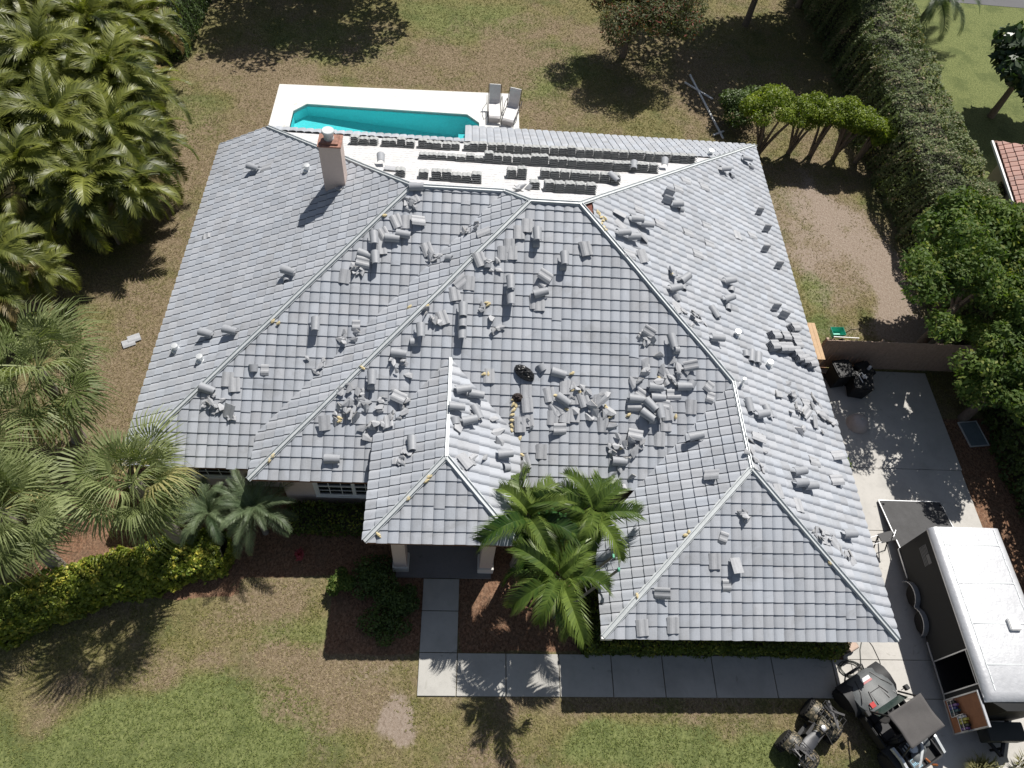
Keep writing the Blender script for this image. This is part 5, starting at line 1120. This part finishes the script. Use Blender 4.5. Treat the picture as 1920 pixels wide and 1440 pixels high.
    t = MB(); t.bar((x0*.5, y0-.3, .42), (0, y0-1.3, .42), .08); t.bar((x1*.5, y0-.3, .42), (0, y0-1.3, .42), .08); t.lathe([(.04, -.42), (.04, .2)], (0, y0-1.1, .42), 10); t.build('tongue', M_BLACKM, o)
    b = MB(); b.box(-.55, .6, y0-.95, y0-.45, .47, .95); b.build('front_box', simple('dark_green_box', (.025, .03, .027), .5), o, bevel=.02)
    return o
trailer()
# folding work stand by the ramp
o = empty('work_stand', (14.5, 8.75, 0), .25, 'black folding work stand with a wire frame beside the trailer ramp', 'work stand')
mb = MB(); mb.box(-.28, .28, -.16, .16, .84, .88); mb.build('table_top', M_BLACKM, o)
for sx in (-.24, .24):
    mb = MB(); mb.bar((sx, -.14, .84), (sx*1.1, .26, 0), .03); mb.bar((sx, .14, .84), (sx*1.1, -.26, 0), .03); mb.build('leg', M_BLACKM, o)
mb = MB(); mb.tube([(-.28, -.12, .86), (-.62, -.12, .8), (-.62, .12, .8), (-.28, .12, .86)], .012, 6); mb.tube([(.1, -.1, .88), (.1, -.1, 1.02), (.3, .1, 1.02), (.3, .1, .88)], .012, 6); mb.tube([(-.62, -.12, .8), (-.6, -.15, .05)], .012, 6); mb.build('wire_frame', M_ALU, o)

# ------------------------------------------------------------------ off-road vehicles
def camo():
    mt, nt = newmat('camouflage_plastic'); co = coord(nt)
    a = noise(nt, co, 7, 3, .6, 1.5); b = noise(nt, co, 13, 3, .6, 1.0)
    c = mixc(nt, ramp(nt, a, [(.47, 0), (.52, 1)]), (.23, .19, .13), (.07, .06, .035)); c = mixc(nt, ramp(nt, b, [(.50, 0), (.53, 1)]), c, (.02, .021, .014)); bsdf(nt, c, .5, 0, None); return mt
M_CAMO = camo()
def off_wheel(o, x, y, z, r, w, name='wheel', steer=0):
    mb = MB(); M = Matrix.Translation((x, y, z)) @ Matrix.Rotation(steer, 4, 'Z'); mb.xf(M)
    mb.lathe([(r*.55, -w/2), (r*.9, -w/2), (r, -w*.32), (r, w*.32), (r*.9, w/2), (r*.55, w/2)], (0, 0, 0), 28, 'Y')
    for k in range(20):
        a = 2*math.pi*k/20
        for sg in (-1, 1):
            c = Vector((math.cos(a+sg*.07)*r*1.0, sg*w*.24, math.sin(a+sg*.07)*r*1.0)); t = Vector((-math.sin(a), 0, math.cos(a))); mb.bar(c-Vector((0, w*.17, 0))*1+t*.02*sg, c+Vector((0, w*.17, 0))-t*.02*sg, .035, .045, up=(math.cos(a), 0, math.sin(a)))
    wh = mb.build(name, M_RUBBER, o); rm = MB(); rm.xf(M); rm.lathe([(.04, -w*.3), (r*.5, -w*.28), (r*.56, -w*.42), (r*.56, w*.42), (r*.5, w*.28), (.04, w*.3)], (0, 0, 0), 16, 'Y'); rm.build('rim', M_BLACKM, wh); return wh
def atv():
    o = empty('quad_bike', (10.62, 2.78, 0), math.radians(42), 'camouflage quad bike with black seat parked on the lawn', 'quad bike')
    for sx, sy in ((.63, .42), (.63, -.42), (-.63, .42), (-.63, -.42)): off_wheel(o, sx, sy, .31, .31, .26, steer=(.15 if sx > 0 else 0))
    mb = MB(); mb.box(-.6, .6, -.14, .14, .3, .5); mb.box(-.15, .3, -.2, .2, .32, .66); mb.bar((.63, -.4, .31), (.63, .4, .31), .07); mb.bar((-.63, -.4, .31), (-.63, .4, .31), .07)
    for sy in (-1, 1): mb.bar((.25, sy*.15, .4), (.6, sy*.34, .33), .035); mb.bar((.5, sy*.2, .78), (.62, sy*.32, .35), .05)
    mb.build('chassis', M_BLACKM, o)
    # fenders: swept sheets over the wheels
    for sx, nm in ((.6, 'front_fender'), (-.6, 'rear_fender')):
        for sy in (-1, 1):
            mb = MB(); rings = []
            for k in range(7):
                a = -.15+k/6*1.15 if sx > 0 else k/6*1.15-.15; ang = math.pi*(.15+.7*k/6); xx = sx+math.cos(ang)*.34; zz = .44+math.sin(ang)*.27
                rings.append([(xx, sy*.16, zz+.03), (xx, sy*.34, zz+.03), (xx*1.0, sy*.47, zz-.03), (xx, sy*.47, zz-.05), (xx, sy*.34, zz+.005), (xx, sy*.16, zz+.005)])
            mb.loft(rings); mb.build(nm, M_CAMO, o, smooth=True)
    mb = MB(); mb.loft([[(x_, -w_, z_-.08), (x_, -w_*.8, z_), (x_, w_*.8, z_), (x_, w_, z_-.08)] for x_, w_, z_ in ((.82, .14, .66), (.7, .2, .76), (.45, .2, .84), (.22, .15, .86), (.05, .12, .8))]); mb.build('hood', M_CAMO, o, smooth=True)
    mb = MB(); mb.loft([[(x_, -w_, z_-.1), (x_, -w_, z_-.03), (x_, -w_*.6, z_), (x_, w_*.6, z_), (x_, w_, z_-.03), (x_, w_, z_-.1)] for x_, w_, z_ in ((.08, .09, .84), (-.05, .13, .84), (-.3, .17, .82), (-.55, .18, .86), (-.66, .14, .86))]); mb.build('seat', simple('black_vinyl', (.04, .042, .05), .45), o, smooth=True)
    for sx, nm, x_a, x_b in ((1, 'front_rack', .48, .92), (-1, 'rear_rack', -.95, -.5)):
        mb = MB(); zz = .92
        mb.tube([(x_a, -.36, zz), (x_b, -.36, zz), (x_b, .36, zz), (x_a, .36, zz), (x_a, -.36, zz)], .014, 6)
        for k in range(5): yy = -.24+k*.12; mb.bar((x_a, yy, zz), (x_b, yy, zz), .016)
        for yy in (-.3, .3): mb.bar(((x_a+x_b)/2, yy, zz), ((x_a+x_b)/2, yy*.8, .6), .02)
        mb.build(nm, M_BLACKM, o)
    mb = MB(); mb.tube([(.2, 0, .85), (.16, 0, .98), (.14, .12, 1.03), (.02, .38, 1.05)], .014, 7); mb.tube([(.16, 0, .98), (.14, -.12, 1.03), (.02, -.38, 1.05)], .014, 7); mb.box(.1, .2, -.07, .07, .98, 1.05); hb = mb.build('handlebar', M_BLACKM, o)
    for sy in (-1, 1):
        g = MB(); g.tube([(.06, sy*.3, 1.045), (.0, sy*.42, 1.05)], .02, 8); g.build('grip', M_RUBBER, hb)
        g = MB(); g.lathe([(.02, 0), (.06, .02), (.065, .06), (.05, .07)], (.82, sy*.17, .62), 12, 'X'); g.build('headlight', M_GLASS, o, smooth=True)
        g = MB(); g.box(-.32, .22, sy*.2-.09, sy*.2+.09, .27, .3); g.build('foot_board', M_BLACKP, o)
    mb = MB(); mb.tube([(.85, -.22, .35), (1.0, -.22, .5), (1.0, .22, .5), (.85, .22, .35)], .018, 7); mb.tube([(.85, -.2, .7), (1.0, -.22, .5)], .016, 7); mb.tube([(.85, .2, .7), (1.0, .22, .5)], .016, 7); mb.build('bumper', M_BLACKM, o)
    mb = MB(); mb.lathe([(.05, 0), (.055, .3), (.03, .34)], (-.9, -.2, .45), 12, 'X'); mb.build('exhaust', M_ALU, o)
    r = random.Random(2)
    for nm, xa, xb in (('winch_and_cables', .5, .98), ('cargo_straps', -.95, -.55)):
        mb = MB()
        for k in range(9): mb.bar((r.uniform(xa, xb), r.uniform(-.34, .34), .95), (r.uniform(xa, xb), r.uniform(-.34, .34), .97+r.uniform(0, .04)), r.uniform(.02, .07), .03)
        mb.build(nm, M_BLACKM, o)
    mb = MB(); mb.lathe([(.03, 0), (.07, .02), (.07, .05), (.03, .06)], (.2, 0, 1.0), 14); mb.build('speedometer', M_ALU, o)
    mb = MB(); mb.box(.95, 1.0, -.1, .1, .42, .55); mb.build('winch', M_GALV, o)
atv()
M_HOOD = simple('dark_grey_hood', (.10, .108, .112), .5, 0, .3, 5, .004, .4)
def utv():
    o = empty('side_by_side', (13.02, 3.2, 0), math.radians(90+27), 'black side by side buggy with grey hood and dark canvas top', 'buggy')
    for sx, sy in ((1.0, .66), (1.0, -.66), (-.95, .66), (-.95, -.66)): off_wheel(o, sx, sy, .36, .36, .28, steer=(.2 if sx > 0 else 0))
    mb = MB(); mb.box(-1.2, 1.15, -.38, .38, .3, .42); mb.box(-.55, .55, -.68, .68, .33, .4)
    for sx in (1.0, -.95):
        for sy in (-1, 1):
            mb.bar((sx-.12, sy*.25, .36), (sx, sy*.58, .36), .045); mb.bar((sx+.14, sy*.25, .36), (sx, sy*.58, .36), .045); mb.bar((sx, sy*.3, .85), (sx, sy*.5, .4), .05)
    mb.build('chassis', M_BLACKM, o)
    for sx in (1.0, -.95):
        for sy in (-1, 1):
            mb = MB(); n = 60; mb.tube([(sx+.045*math.cos(k*.9), sy*(.32+.16*k/n)+.045*math.sin(k*.9), .82-.38*k/n) for k in range(n)], .009, 5); mb.build('coil_spring', M_RED if sx > 0 else M_ALU, o)
    mb = MB(); mb.loft([[(x_, -w_, zl), (x_, -w_, z_-.12), (x_, -w_*.72, z_-.03), (x_, 0, z_), (x_, w_*.72, z_-.03), (x_, w_, z_-.12), (x_, w_, zl)] for x_, w_, z_, zl in ((1.42, .40, .72, .5), (1.34, .52, .80, .5), (1.05, .66, .89, .6), (.7, .68, .97, .62), (.42, .56, 1.02, .5))])
    hd = mb.build('hood', M_HOOD, o, smooth=True)
    mb = MB()
    for sy in (-1, 1): mb.bar((1.2, sy*.12, .82), (.5, sy*.22, 1.015), .02, .02); mb.bar((1.15, sy*.36, .77), (.5, sy*.5, .965), .02, .02)
    mb.bar((.85, -.2, .93), (.85, .2, .93), .02, .02)
    for sy in (-1, 1): mb.bar((.98, sy*.42, .895), (.72, sy*.6, .93), .018, .02); mb.bar((1.3, sy*.3, .80), (.98, sy*.42, .895), .018, .02); mb.bar((.9, sy*.2, .93), (.62, sy*.3, .985), .02, .025)
    mb.build('hood_crease', M_BLACKM, hd)
    mb = MB(); mb.box(.50, .64, .30, .46, .985, 1.0); mb.build('hood_decal', M_RED, hd)
    mb = MB(); mb.box(1.16, 1.26, -.16, .16, .86, .868); mb.mat(1); mb.box(1.10, 1.155, -.17, .17, .872, .88); mb.build('striped_decal', [M_WHITE, simple('faded_pink', (.5, .22, .22))], hd)
    mb = MB(); mb.add([(.42, -.56, 1.0), (.42, .56, 1.0), (.28, .58, 1.25), (.28, -.58, 1.25)], [(0, 1, 2, 3)]); mb.build('windscreen', simple('tinted_screen', (.03, .05, .045), .15), o)
    for sy in (-1, 1):
        mb = MB(); mb.loft([[(x_, sy*.44, z_), (x_, sy*.84, z_-.06), (x_, sy*.84, z_-.09), (x_, sy*.44, z_-.04)] for x_, z_ in ((1.42, .62), (1.2, .8), (.95, .84), (.65, .78), (.5, .62))]); mb.build('front_fender', M_BLACKP, o, smooth=True)
        mb = MB(); mb.loft([[(x_, sy*.5, z_), (x_, sy*.84, z_-.05), (x_, sy*.84, z_-.09), (x_, sy*.5, z_-.04)] for x_, z_ in ((-.5, .7), (-.7, .86), (-1.0, .88), (-1.3, .72))]); mb.build('rear_fender', M_BLACKP, o, smooth=True)
        mb = MB(); mb.box(-.5, .42, sy*.7-.025, sy*.7+.025, .42, .78); mb.build('door', M_BLACKP, o, bevel=.02)
        mb = MB(); mb.box(-.42, .08, sy*.3-.22, sy*.3+.22, .45, .62); mb.box(-.52, -.4, sy*.3-.2, sy*.3+.2, .6, 1.2); mb.build('seat', simple('seat_vinyl', (.03, .03, .032), .6), o, bevel=.04)
        mb = MB(); mb.tube([(.5, sy*.6, .95), (.2, sy*.58, 1.72), (-.62, sy*.58, 1.74), (-.9, sy*.6, .85)], .027, 8); mb.build('roll_cage', M_BLACKM, o)
        mb = MB(); mb.box(.42, .56, sy*.78-.06, sy*.78+.06, 1.08, 1.22); mb.bar((.5, sy*.6, 1.1), (.5, sy*.78, 1.14), .02); mb.build('mirror', M_BLACKP, o, bevel=.02)
        mb = MB(); mb.lathe([(.02, 0), (.08, .02), (.09, .08), (.06, .09)], (1.3, sy*.27, .62), 12, 'X'); mb.build('headlight', M_GLASS, o, smooth=True)
    mb = MB(); mb.tube([(.2, -.58, 1.72), (.2, .58, 1.72)], .025, 8); mb.tube([(-.62, -.58, 1.74), (-.62, .58, 1.74)], .025, 8); mb.build('roll_cage', M_BLACKM, o)
    rs = np.random.RandomState(3); n = 16; V = []
    for i in range(n):
        for j in range(n):
            u, v = i/(n-1), j/(n-1); xx = .27-.96*u; yy = (-.64+1.28*v)*(1-.04*math.sin(math.pi*u)); V.append((xx, yy, 1.775-.045*math.sin(math.pi*u)*math.sin(math.pi*v)+.012*math.sin(u*9+v*4)+rs.normal(0, .002)))
    F = [[i*n+j, (i+1)*n+j, (i+1)*n+j+1, i*n+j+1] for i in range(n-1) for j in range(n-1)]
    rf = link_mesh('canvas_top', np_mesh('canvas_top', V, F, simple('dark_canvas', (.085, .08, .078), .9, 0, .12, 4, .004), smooth=True), o); kid(o, rf); rf.modifiers.new('t', 'SOLIDIFY').thickness = .012
    mb = MB(); mb.lathe([(.16, 0), (.19, .012), (.16, .03)], (.18, .3, .95), 18); mb.build('steering_wheel', M_RUBBER, o)
    mb = MB(); mb.box(-1.35, -.62, -.5, .5, .8, .84); mb.box(-1.37, -1.33, -.5, .5, .84, 1.02); mb.box(-1.33, -.62, -.52, -.48, .84, 1.02); mb.box(-1.33, -.62, .48, .52, .84, 1.02); bd = mb.build('cargo_bed', M_BLACKP, o)
    mb = MB(); mb.box(-1.0, -.7, -.2, .2, .5, .78); mb.tube([(-.72, -.3, .92), (-.95, -.1, 1.02), (-1.15, .12, .95), (-1.3, .3, .88)], .045, 8); mb.lathe([(.12, 0), (.13, .1), (.09, .13)], (-.85, .1, .86), 14); mb.build('engine', M_GALV, o, smooth=True)
    mb = MB(); mb.tube([(-1.2, -.05, .9), (-1.4, -.1, .95), (-1.5, -.3, .8)], .035, 8); mb.build('exhaust', simple('copper_pipe', (.45, .16, .06), .35, .6), o, smooth=True)
    mb = MB(); mb.tube([(1.38, -.4, .42), (1.55, -.34, .62), (1.55, .34, .62), (1.38, .4, .42)], .025, 8); mb.tube([(1.5, -.2, .46), (1.56, -.2, .74), (1.56, .2, .74), (1.5, .2, .46)], .022, 8); mb.box(1.48, 1.56, -.15, .15, .5, .66); mb.build('bumper', M_BLACKM, o)
    mb = MB(); mb.box(-1.32, -1.0, .12, .46, .845, .93); bx = mb.build('engine_cover', M_HOOD, o, bevel=.02)
    M_LB = simple('pale_blue_lettering', (.35, .6, .75)); mb = MB()
    for a_ in ((-1.29, -1.28, .16, .42), (-1.04, -1.03, .16, .42), (-1.28, -1.04, .16, .17), (-1.28, -1.04, .41, .42)): mb.box(*a_, .931, .935)
    for k in range(5): mb.bar((-1.2, .2+k*.045, .935), (-1.12, .215+k*.045, .935), .02, .006)
    mb.build('label_plate', M_LB, bx)
    for k in range(3): mb = MB(); mb.lathe([(.03, 0), (.15, .02), (.16, .07), (.1, .12), (.02, .13)], (-.85-.1*k, -.38+.27*k, .86), 18); mb.build('air_duct', M_HOOD, o, smooth=True)
    mb = MB()
    for k in range(9): mb.bar((-.66-.02*(k % 3), -.44+.1*k, .9), (-.8, -.4+.1*k, .98), .03, .03)
    mb.build('hose_bundle', M_GALV, o)
    for sy in (-1, 1): mb = MB(); mb.loft([[(x_, sy*.62, z_), (x_, sy*.7, z_), (x_, sy*.7, z_-.12), (x_, sy*.62, z_-.12)] for x_, z_ in ((-.55, 1.0), (-.9, 1.06), (-1.35, .95))]); mb.build('side_rail', M_GALV, o)
    return o
utv()

# ------------------------------------------------------------------ small things around the house
def lounger(x, y, rz, label):
    o = empty('pool_lounger', (x, y, .06), rz, label, 'lounger', 'pool loungers')
    s = MB(); rings = []
    for py_, pz in ((-.95, .0), (-.93, .30), (-.86, .35), (-.3, .33), (.1, .35), (.22, .5), (.42, .95), (.5, 1.12), (.56, 1.1)): rings.append([(-.27, py_, pz), (.27, py_, pz), (.27, py_+.012, pz-.012), (-.27, py_+.012, pz-.012)])
    s.loft(rings[1:]); s.build('sling', simple('white_sling_mesh', (.70, .69, .69), .7), o)
    f = MB(); f.box(-.27, .27, -.97, -.95, .05, .29); f.build('foot_panel', simple('grey_mesh', (.34, .33, .34), .7), o)
    for sx in (-1, 1):
        f = MB(); f.tube([(sx*.3, -.97, .03), (sx*.3, -.95, .3), (sx*.3, -.86, .34), (sx*.3, -.3, .32), (sx*.3, .1, .34), (sx*.3, .22, .49), (sx*.3, .5, 1.12)], .017, 7); f.build('frame_rail', M_LF, o)
        f = MB(); f.tube([(sx*.33, -.5, .0), (sx*.36, -.45, .45), (sx*.38, .0, .6), (sx*.37, .42, .55), (sx*.34, .6, .0)], .016, 7); f.build('armrest', M_LF, o)
M_LF = simple('grey_bronze_frame', (.07, .065, .07), .4, .4)
lounger(1.35, 30.75, .02, 'left white sling lounger on the pool deck')
lounger(2.22, 30.55, -.24, 'right white sling lounger on the pool deck, turned slightly')
def pipe(a, b, label, w=.09, hh=.07):
    mb = MB(); mb.bar((a[0], a[1], .05), (b[0], b[1], .05+.02), w, hh); mb.bar((a[0], a[1], .052), (a[0]+(b[0]-a[0])*.02, a[1]+(b[1]-a[1])*.02, .054), w+.012, hh+.012); tag(mb.build('downspout', M_WHITE, bevel=.008), label, 'pipe', 'white downspouts on the back lawn')
pipe((11.83, 34.89), (12.77, 29.77), 'longest white downspout lying on the back lawn'); pipe((11.45, 34.2), (12.75, 32.9), 'short white downspout crossing the upper end of the long one'); pipe((12.3, 30.0), (12.9, 30.35), 'stub of white downspout near the roof corner')
tl = put('loose_tile', ME_LT, Matrix.Translation((-12.04, 15.9, .05)) @ Matrix.Rotation(.5, 4, 'Z'), 'pale double tile lying on the bare lawn left of the house', 'roof tile')
tl2 = put('loose_tile', ME_LT, Matrix.Translation((-11.9, 16.12, .06)) @ Matrix.Rotation(.5, 4, 'Z'), 'second pale tile lying on the lawn, touching the other', 'roof tile')
# fence
def fence(x0, y0, x1, y1, h_, mat, label, name='wooden_fence'):
    o = empty(name, (x0, y0, 0), math.atan2(y1-y0, x1-x0), label, 'fence'); Lf = math.hypot(x1-x0, y1-y0); n = int(Lf/.148); mb = MB(); r = random.Random(3)
    for i in range(n):
        hh = h_+r.uniform(-.015, .015); mb.box(i*.148, i*.148+.138, -.012+r.uniform(-.003, .003), .012, .04, hh)
    mb.build('picket_panel', mat, o); mb = MB()
    for z in (.35, .95, 1.55): mb.box(0, Lf, .014, .055, z, z+.09)
    mb.build('rail', mat, o)
    for k in range(int(Lf/2.2)+1): mb = MB(); mb.box(k*2.2, k*2.2+.09, .056, .146, 0, h_-.03); mb.build('post', mat, o)
    return o
M_WOODG = simple('weathered_brown_wood', (.42, .31, .24), .9, 0, .28, 9, .006); M_WOODN = simple('new_yellow_wood', (.50, .34, .20), .75, 0, .15, 6, .003)
fence(13.9, 16.15, 20.6, 16.2, 1.8, M_WOODG, 'weathered brown wooden fence across the end of the driveway')
mb = MB(); r = random.Random(1)
for k in range(5): mb.box(12.85+k*.14, 12.85+k*.14+.133, 15.2, 16.9, 1.82, 1.85)
mb.box(12.87, 13.54, 15.35, 15.43, 1.76, 1.818); mb.box(12.87, 13.54, 16.7, 16.78, 1.76, 1.818)
for px_ in ((12.9, 15.25), (13.44, 15.25), (12.9, 16.8), (13.44, 16.8)): mb.box(px_[0], px_[0]+.08, px_[1], px_[1]+.08, 0, 1.759)
tag(mb.build('wood_shelter', M_WOODN), 'new yellow wooden board shelter between roof edge and fence', 'shelter')
# garden cart behind the fence
o = empty('garden_cart', (15.3, 17.6, 0), .05, 'turquoise tub cart with black handle behind the fence', 'cart')
mb = MB(); mb.loft([[(-.28*s_, -.2*s_, z), (.28*s_, -.2*s_, z), (.28*s_, .2*s_, z), (-.28*s_, .2*s_, z)] for z, s_ in ((.25, .7), (.55, 1.0), (.56, .93), (.32, .65))]); mb.build('tub', simple('turquoise_plastic', (.08, .5, .38), .4), o, bevel=.02)
mb = MB(); mb.tube([(.25, 0, .3), (.5, 0, .62), (.85, .02, .66), (.9, .0, .5)], .016, 7); mb.build('handle', M_BLACKM, o)
for sx in (-.2, .2): w = MB(); w.lathe([(.05, 0), (.16, .01), (.16, .06), (.05, .07)], (sx, -.27, .16), 16, 'Y'); w.build('wheel', M_RUBBER, o)
mb = MB(); mb.bar((-.55, -.42, .95), (.5, -.42, .93), .03); mb.bar((-.5, -.42, 0), (-.5, -.42, .95), .03); mb.bar((.45, -.42, 0), (.45, -.42, .93), .03); tag(mb.build('pipe_rail', M_WHITE, None, (15.3, 17.4, 0)), 'thin white rail just behind the fence by the turquoise cart', 'rail')
# dark bins beside the fence
def bin_(x, y, rz, label, lid=0.0, h_=1.0, w=.58):
    o = empty('wheelie_bin', (x, y, 0), rz, label, 'bin', 'black bins by the fence'); mb = MB()
    mb.loft([[(-w/2*s_, -w/2*s_, z), (w/2*s_, -w/2*s_, z), (w/2*s_, w/2*s_, z), (-w/2*s_, w/2*s_, z)] for z, s_ in ((.08, .8), (h_*.9, 1.0), (h_*.92, 1.04))]); mb.build('body', M_BLACKP, o, bevel=.03)
    mb = MB(); mb.loft([[(-w*.54, -w*.54, h_*.93), (w*.54, -w*.54, h_*.93), (w*.54, w*.54, h_*.93), (-w*.54, w*.54, h_*.93)], [(-w*.5, -w*.5, h_), (w*.5, -w*.5, h_), (w*.5, w*.5, h_+.03), (-w*.5, w*.5, h_+.03)]]); mb.build('lid', M_BLACKP, o, bevel=.03)
    mb = MB(); mb.bar((-w*.4, w*.6, h_*.9), (w*.4, w*.6, h_*.9), .035); mb.build('handle', M_BLACKM, o)
    for sx in (-1, 1): q = MB(); q.lathe([(.03, 0), (.1, .005), (.1, .05), (.03, .055)], (sx*w*.42-.025, w*.42, .1), 14, 'X'); q.build('wheel', M_RUBBER, o)
bin_(14.75, 15.45, .2, 'black bin nearest the house under the fence', w=.7); bin_(15.45, 15.0, -.15, 'black bin furthest from the fence, white parts on it', h_=.9, w=.72); bin_(15.75, 15.6, .4, 'black bin between the other bins and the fence', h_=.8, w=.6)
mb = MB(); mb.tube([(-.12, -.18, 0), (-.1, .18, .02), (.0, .2, .1), (.05, -.1, .08)], .02, 6); mb.box(-.02, .14, -.05, .1, .02, .06); tag(mb.build('metal_bracket', M_WHITE, None, (15.4, 15.05, .96), (0, 0, .3)), 'white metal bracket lying on top of a black bin', 'bracket')
mb = MB(); mb.lathe([(.02, 0), (.06, .01), (.06, .18), (.03, .2)], (0, 0, 0), 12); tag(mb.build('can', M_WHITE, None, (15.8, 15.55, .86)), 'small white can on the rear black bin', 'can')
o = empty('plastic_cover', (15.2, 13.55, 0), .4, 'pale domed plastic cover on the driveway beside the bushes', 'cover'); mb = MB(); mb.lathe([(.42, .0), (.40, .12), (.33, .26), (.2, .36), (.06, .4)], (0, 0, .04), 22); mb.build('dome', simple('pale_plastic', (.5, .45, .43), .4), o, smooth=True)
mb = MB(); mb.lathe([(.03, 0), (.035, .03)], (0, 0, .44), 8); mb.build('knob', M_GALV, o)
# framed glass lying right of the driveway
o = empty('framed_glass', (19.75, 13.3, .05), .12, 'blue grey framed glass pane lying right of the driveway', 'glass pane'); mb = MB(); mb.box(-.36, .36, -.5, .5, 0, .02); mb.build('pane', simple('blue_grey_glass', (.16, .2, .22), .15), o)
mb = MB(); mb.box(-.4, -.36, -.54, .54, -.01, .04); mb.box(.36, .4, -.54, .54, -.01, .04); mb.box(-.36, .36, .5, .54, -.01, .04); mb.box(-.36, .36, -.54, -.5, -.01, .04); mb.build('frame', M_GALV, o)
# compressor with hose coil
o = empty('air_compressor', (12.45, 5.3, .045), .5, 'small air compressor with orange panel by the garage corner', 'compressor')
mb = MB(); mb.lathe([(.1, -.28), (.15, -.24), (.15, .24), (.1, .28)], (0, 0, .2), 16, 'X'); mb.build('tank', M_BLACKM, o, smooth=True)
mb = MB(); mb.box(-.18, .18, -.15, .15, .36, .6); mb.build('motor_cover', simple('tan_cover', (.45, .33, .26), .5), o, bevel=.02); mb = MB(); mb.box(-.03, .17, -.17, -.151, .38, .56); mb.box(.181, .2, -.1, .12, .38, .56); mb.build('grille', M_BLACKP, o)
mb = MB(); mb.tube([(-.22, -.12, .35), (-.25, -.12, .72), (-.25, .12, .72), (-.22, .12, .35)], .014, 6); mb.build('handle', M_BLACKM, o)
for sy in (-1, 1): q = MB(); q.lathe([(.03, 0), (.09, .005), (.09, .04), (.03, .045)], (.2, sy*.17-.02, .09), 14, 'Y'); q.build('wheel', M_RUBBER, o)
r = random.Random(8); pts = []
for k in range(76):
    a = k*.26; R_ = .3+.05*math.sin(a*.37)+r.uniform(-.01, .01); pts.append((12.5+R_*math.cos(a)*1.1+.04*math.sin(a*.21), 4.72+R_*math.sin(a)*.75, .065+.012*(k//24)))
pts += [(12.9, 4.85, .07), (13.0, 5.3, .06), (13.15, 5.6, .06)]
mb = MB(); mb.tube(pts, .014, 6); tag(mb.build('air_hose', simple('dark_hose', (.05, .055, .05), .5)), 'dark coiled air hose on the driveway beside the compressor', 'hose')
mb = MB(); pp = [(13.3, 5.7), (13.45, 5.4), (13.55, 4.95), (13.5, 4.4), (13.6, 3.9)]; mb.tube([(a, b, .06) for a, b in pp], .008, 5); tag(mb.build('power_cord', M_BLACKP), 'thin dark cord running across the driveway to the buggy', 'cord')
mb = MB(); mb.lathe([(.03, 0), (.05, .02), (.05, .12), (.02, .14)], (0, 0, 0), 10); tag(mb.build('spray_nozzle', simple('green_plastic', (.02, .4, .15), .4), None, (12.1, 5.2, .3)), 'small bright green nozzle at the end of the garage hedge', 'nozzle')
# ladder against the garage left eave
def ladder():
    a = Vector((3.25, 6.35, 0)); b = Vector((4.62, 6.75, 3.45)); d = (b-a).normalized(); sd = Vector((-d.y, d.x, 0)).normalized()*.2
    o = empty('ladder', tuple(a), 0, 'aluminium extension ladder leaning on the garage left eave', 'ladder'); Ln = (b-a).length
    for sg in (-1, 1): mb = MB(); mb.bar(sd*sg, (b-a)+sd*sg, .03, .075, up=sd); mb.build('side_rail', M_ALU, o)
    k = .25
    while k < Ln: mb = MB(); mb.tube([d*k-sd, d*k+sd], .016, 8); mb.build('rung', M_ALU, o); k += .3
    for sg in (-1, 1): mb = MB(); mb.box(-.03, .03, -.05, .05, -.02, .08); c = mb.build('end_cap', simple('green_cap', (.03, .35, .2), .5), o, tuple((b-a)+sd*sg)); 
ladder()
# neighbour's house
SL['NB'] = (S*.985, -S*.17, 2.8-S*(23.25*.985-22.1*.17), [(23.25, 22.1), (24.15, 27.35), (31, 26.2), (31, 20), (23.0, 20.6)])
nb = empty('neighbour_house', (25, 24, 0), 0, 'neighbouring house with pinkish brown tiled roof at the right edge', 'house')
M_TILE_S = M_TILE; M_TILE = tile_mat('red_brown_roof_tile', (.42, .25, .21), .12, .12)
tile_field(['NB'], 'roof_tiles', (.17, .985), (.985, -.17), (23.0, 20.6), 7.5, 6.5, clip=[[(23.0, 20.6), (24.15, 27.35), (29, 22.5), (28.5, 20)]], parent=None)
t_ = [o_ for o_ in COL.objects if o_.name.startswith('roof_tiles') and o_.parent == roofd][-1]; t_.parent = nb; t_.matrix_parent_inverse = Matrix.Translation((-25, -24, 0)); M_TILE = M_TILE_S
mb = MB(); mb.xf(Matrix.Translation((-25, -24, 0))); a, b, c, poly = SL['NB']
pl = [(23.05, 20.65), (24.2, 27.3), (29, 22.5), (28.5, 20)]; mb.add([(x, y, a*x+b*y+c) for x, y in pl]+[(x, y, a*x+b*y+c-.16) for x, y in pl], [(0, 1, 2, 3), (7, 6, 5, 4), (0, 4, 5, 1), (1, 5, 6, 2), (2, 6, 7, 3), (3, 7, 4, 0)])
pl = [(24.15, 27.3), (30, 31), (30, 22), (29, 22.5)]; q_ = 2.55; mb.add([(24.2, 27.3, q_+.25), (31, 26.2, q_+.25), (29, 22.5, 5.0)], [(0, 1, 2)]); mb.build('roof', M_FASCIA, nb)
mb = MB(); mb.xf(Matrix.Translation((-25, -24, 0))); mb.prism([(23.75, 20.8), (24.7, 26.7), (31, 25.6), (31, 20)], 0, 2.6); wl = mb.build('wall', M_STUCCO, nb)
mb = MB(); mb.xf(Matrix.Translation((-25, -24, 0))); mb.bar((23.15, 21.0, 2.78), (24.12, 27.3, 2.78), .1, .1); mb.build('gutter', M_WHITE, nb)
mb = MB(); mb.xf(Matrix.Translation((-25, -24, 0))); mb.bar((24.25, 24.7, 1.55), (24.38, 25.5, 1.55), .06, .95); mb.build('window', M_GLASS, nb)
mb = MB(); mb.box(29, 60, 44.6, 50, .0, .012); tag(mb.build('road', conc_mat('asphalt', (.12, .12, .125), .1)), kind='structure')
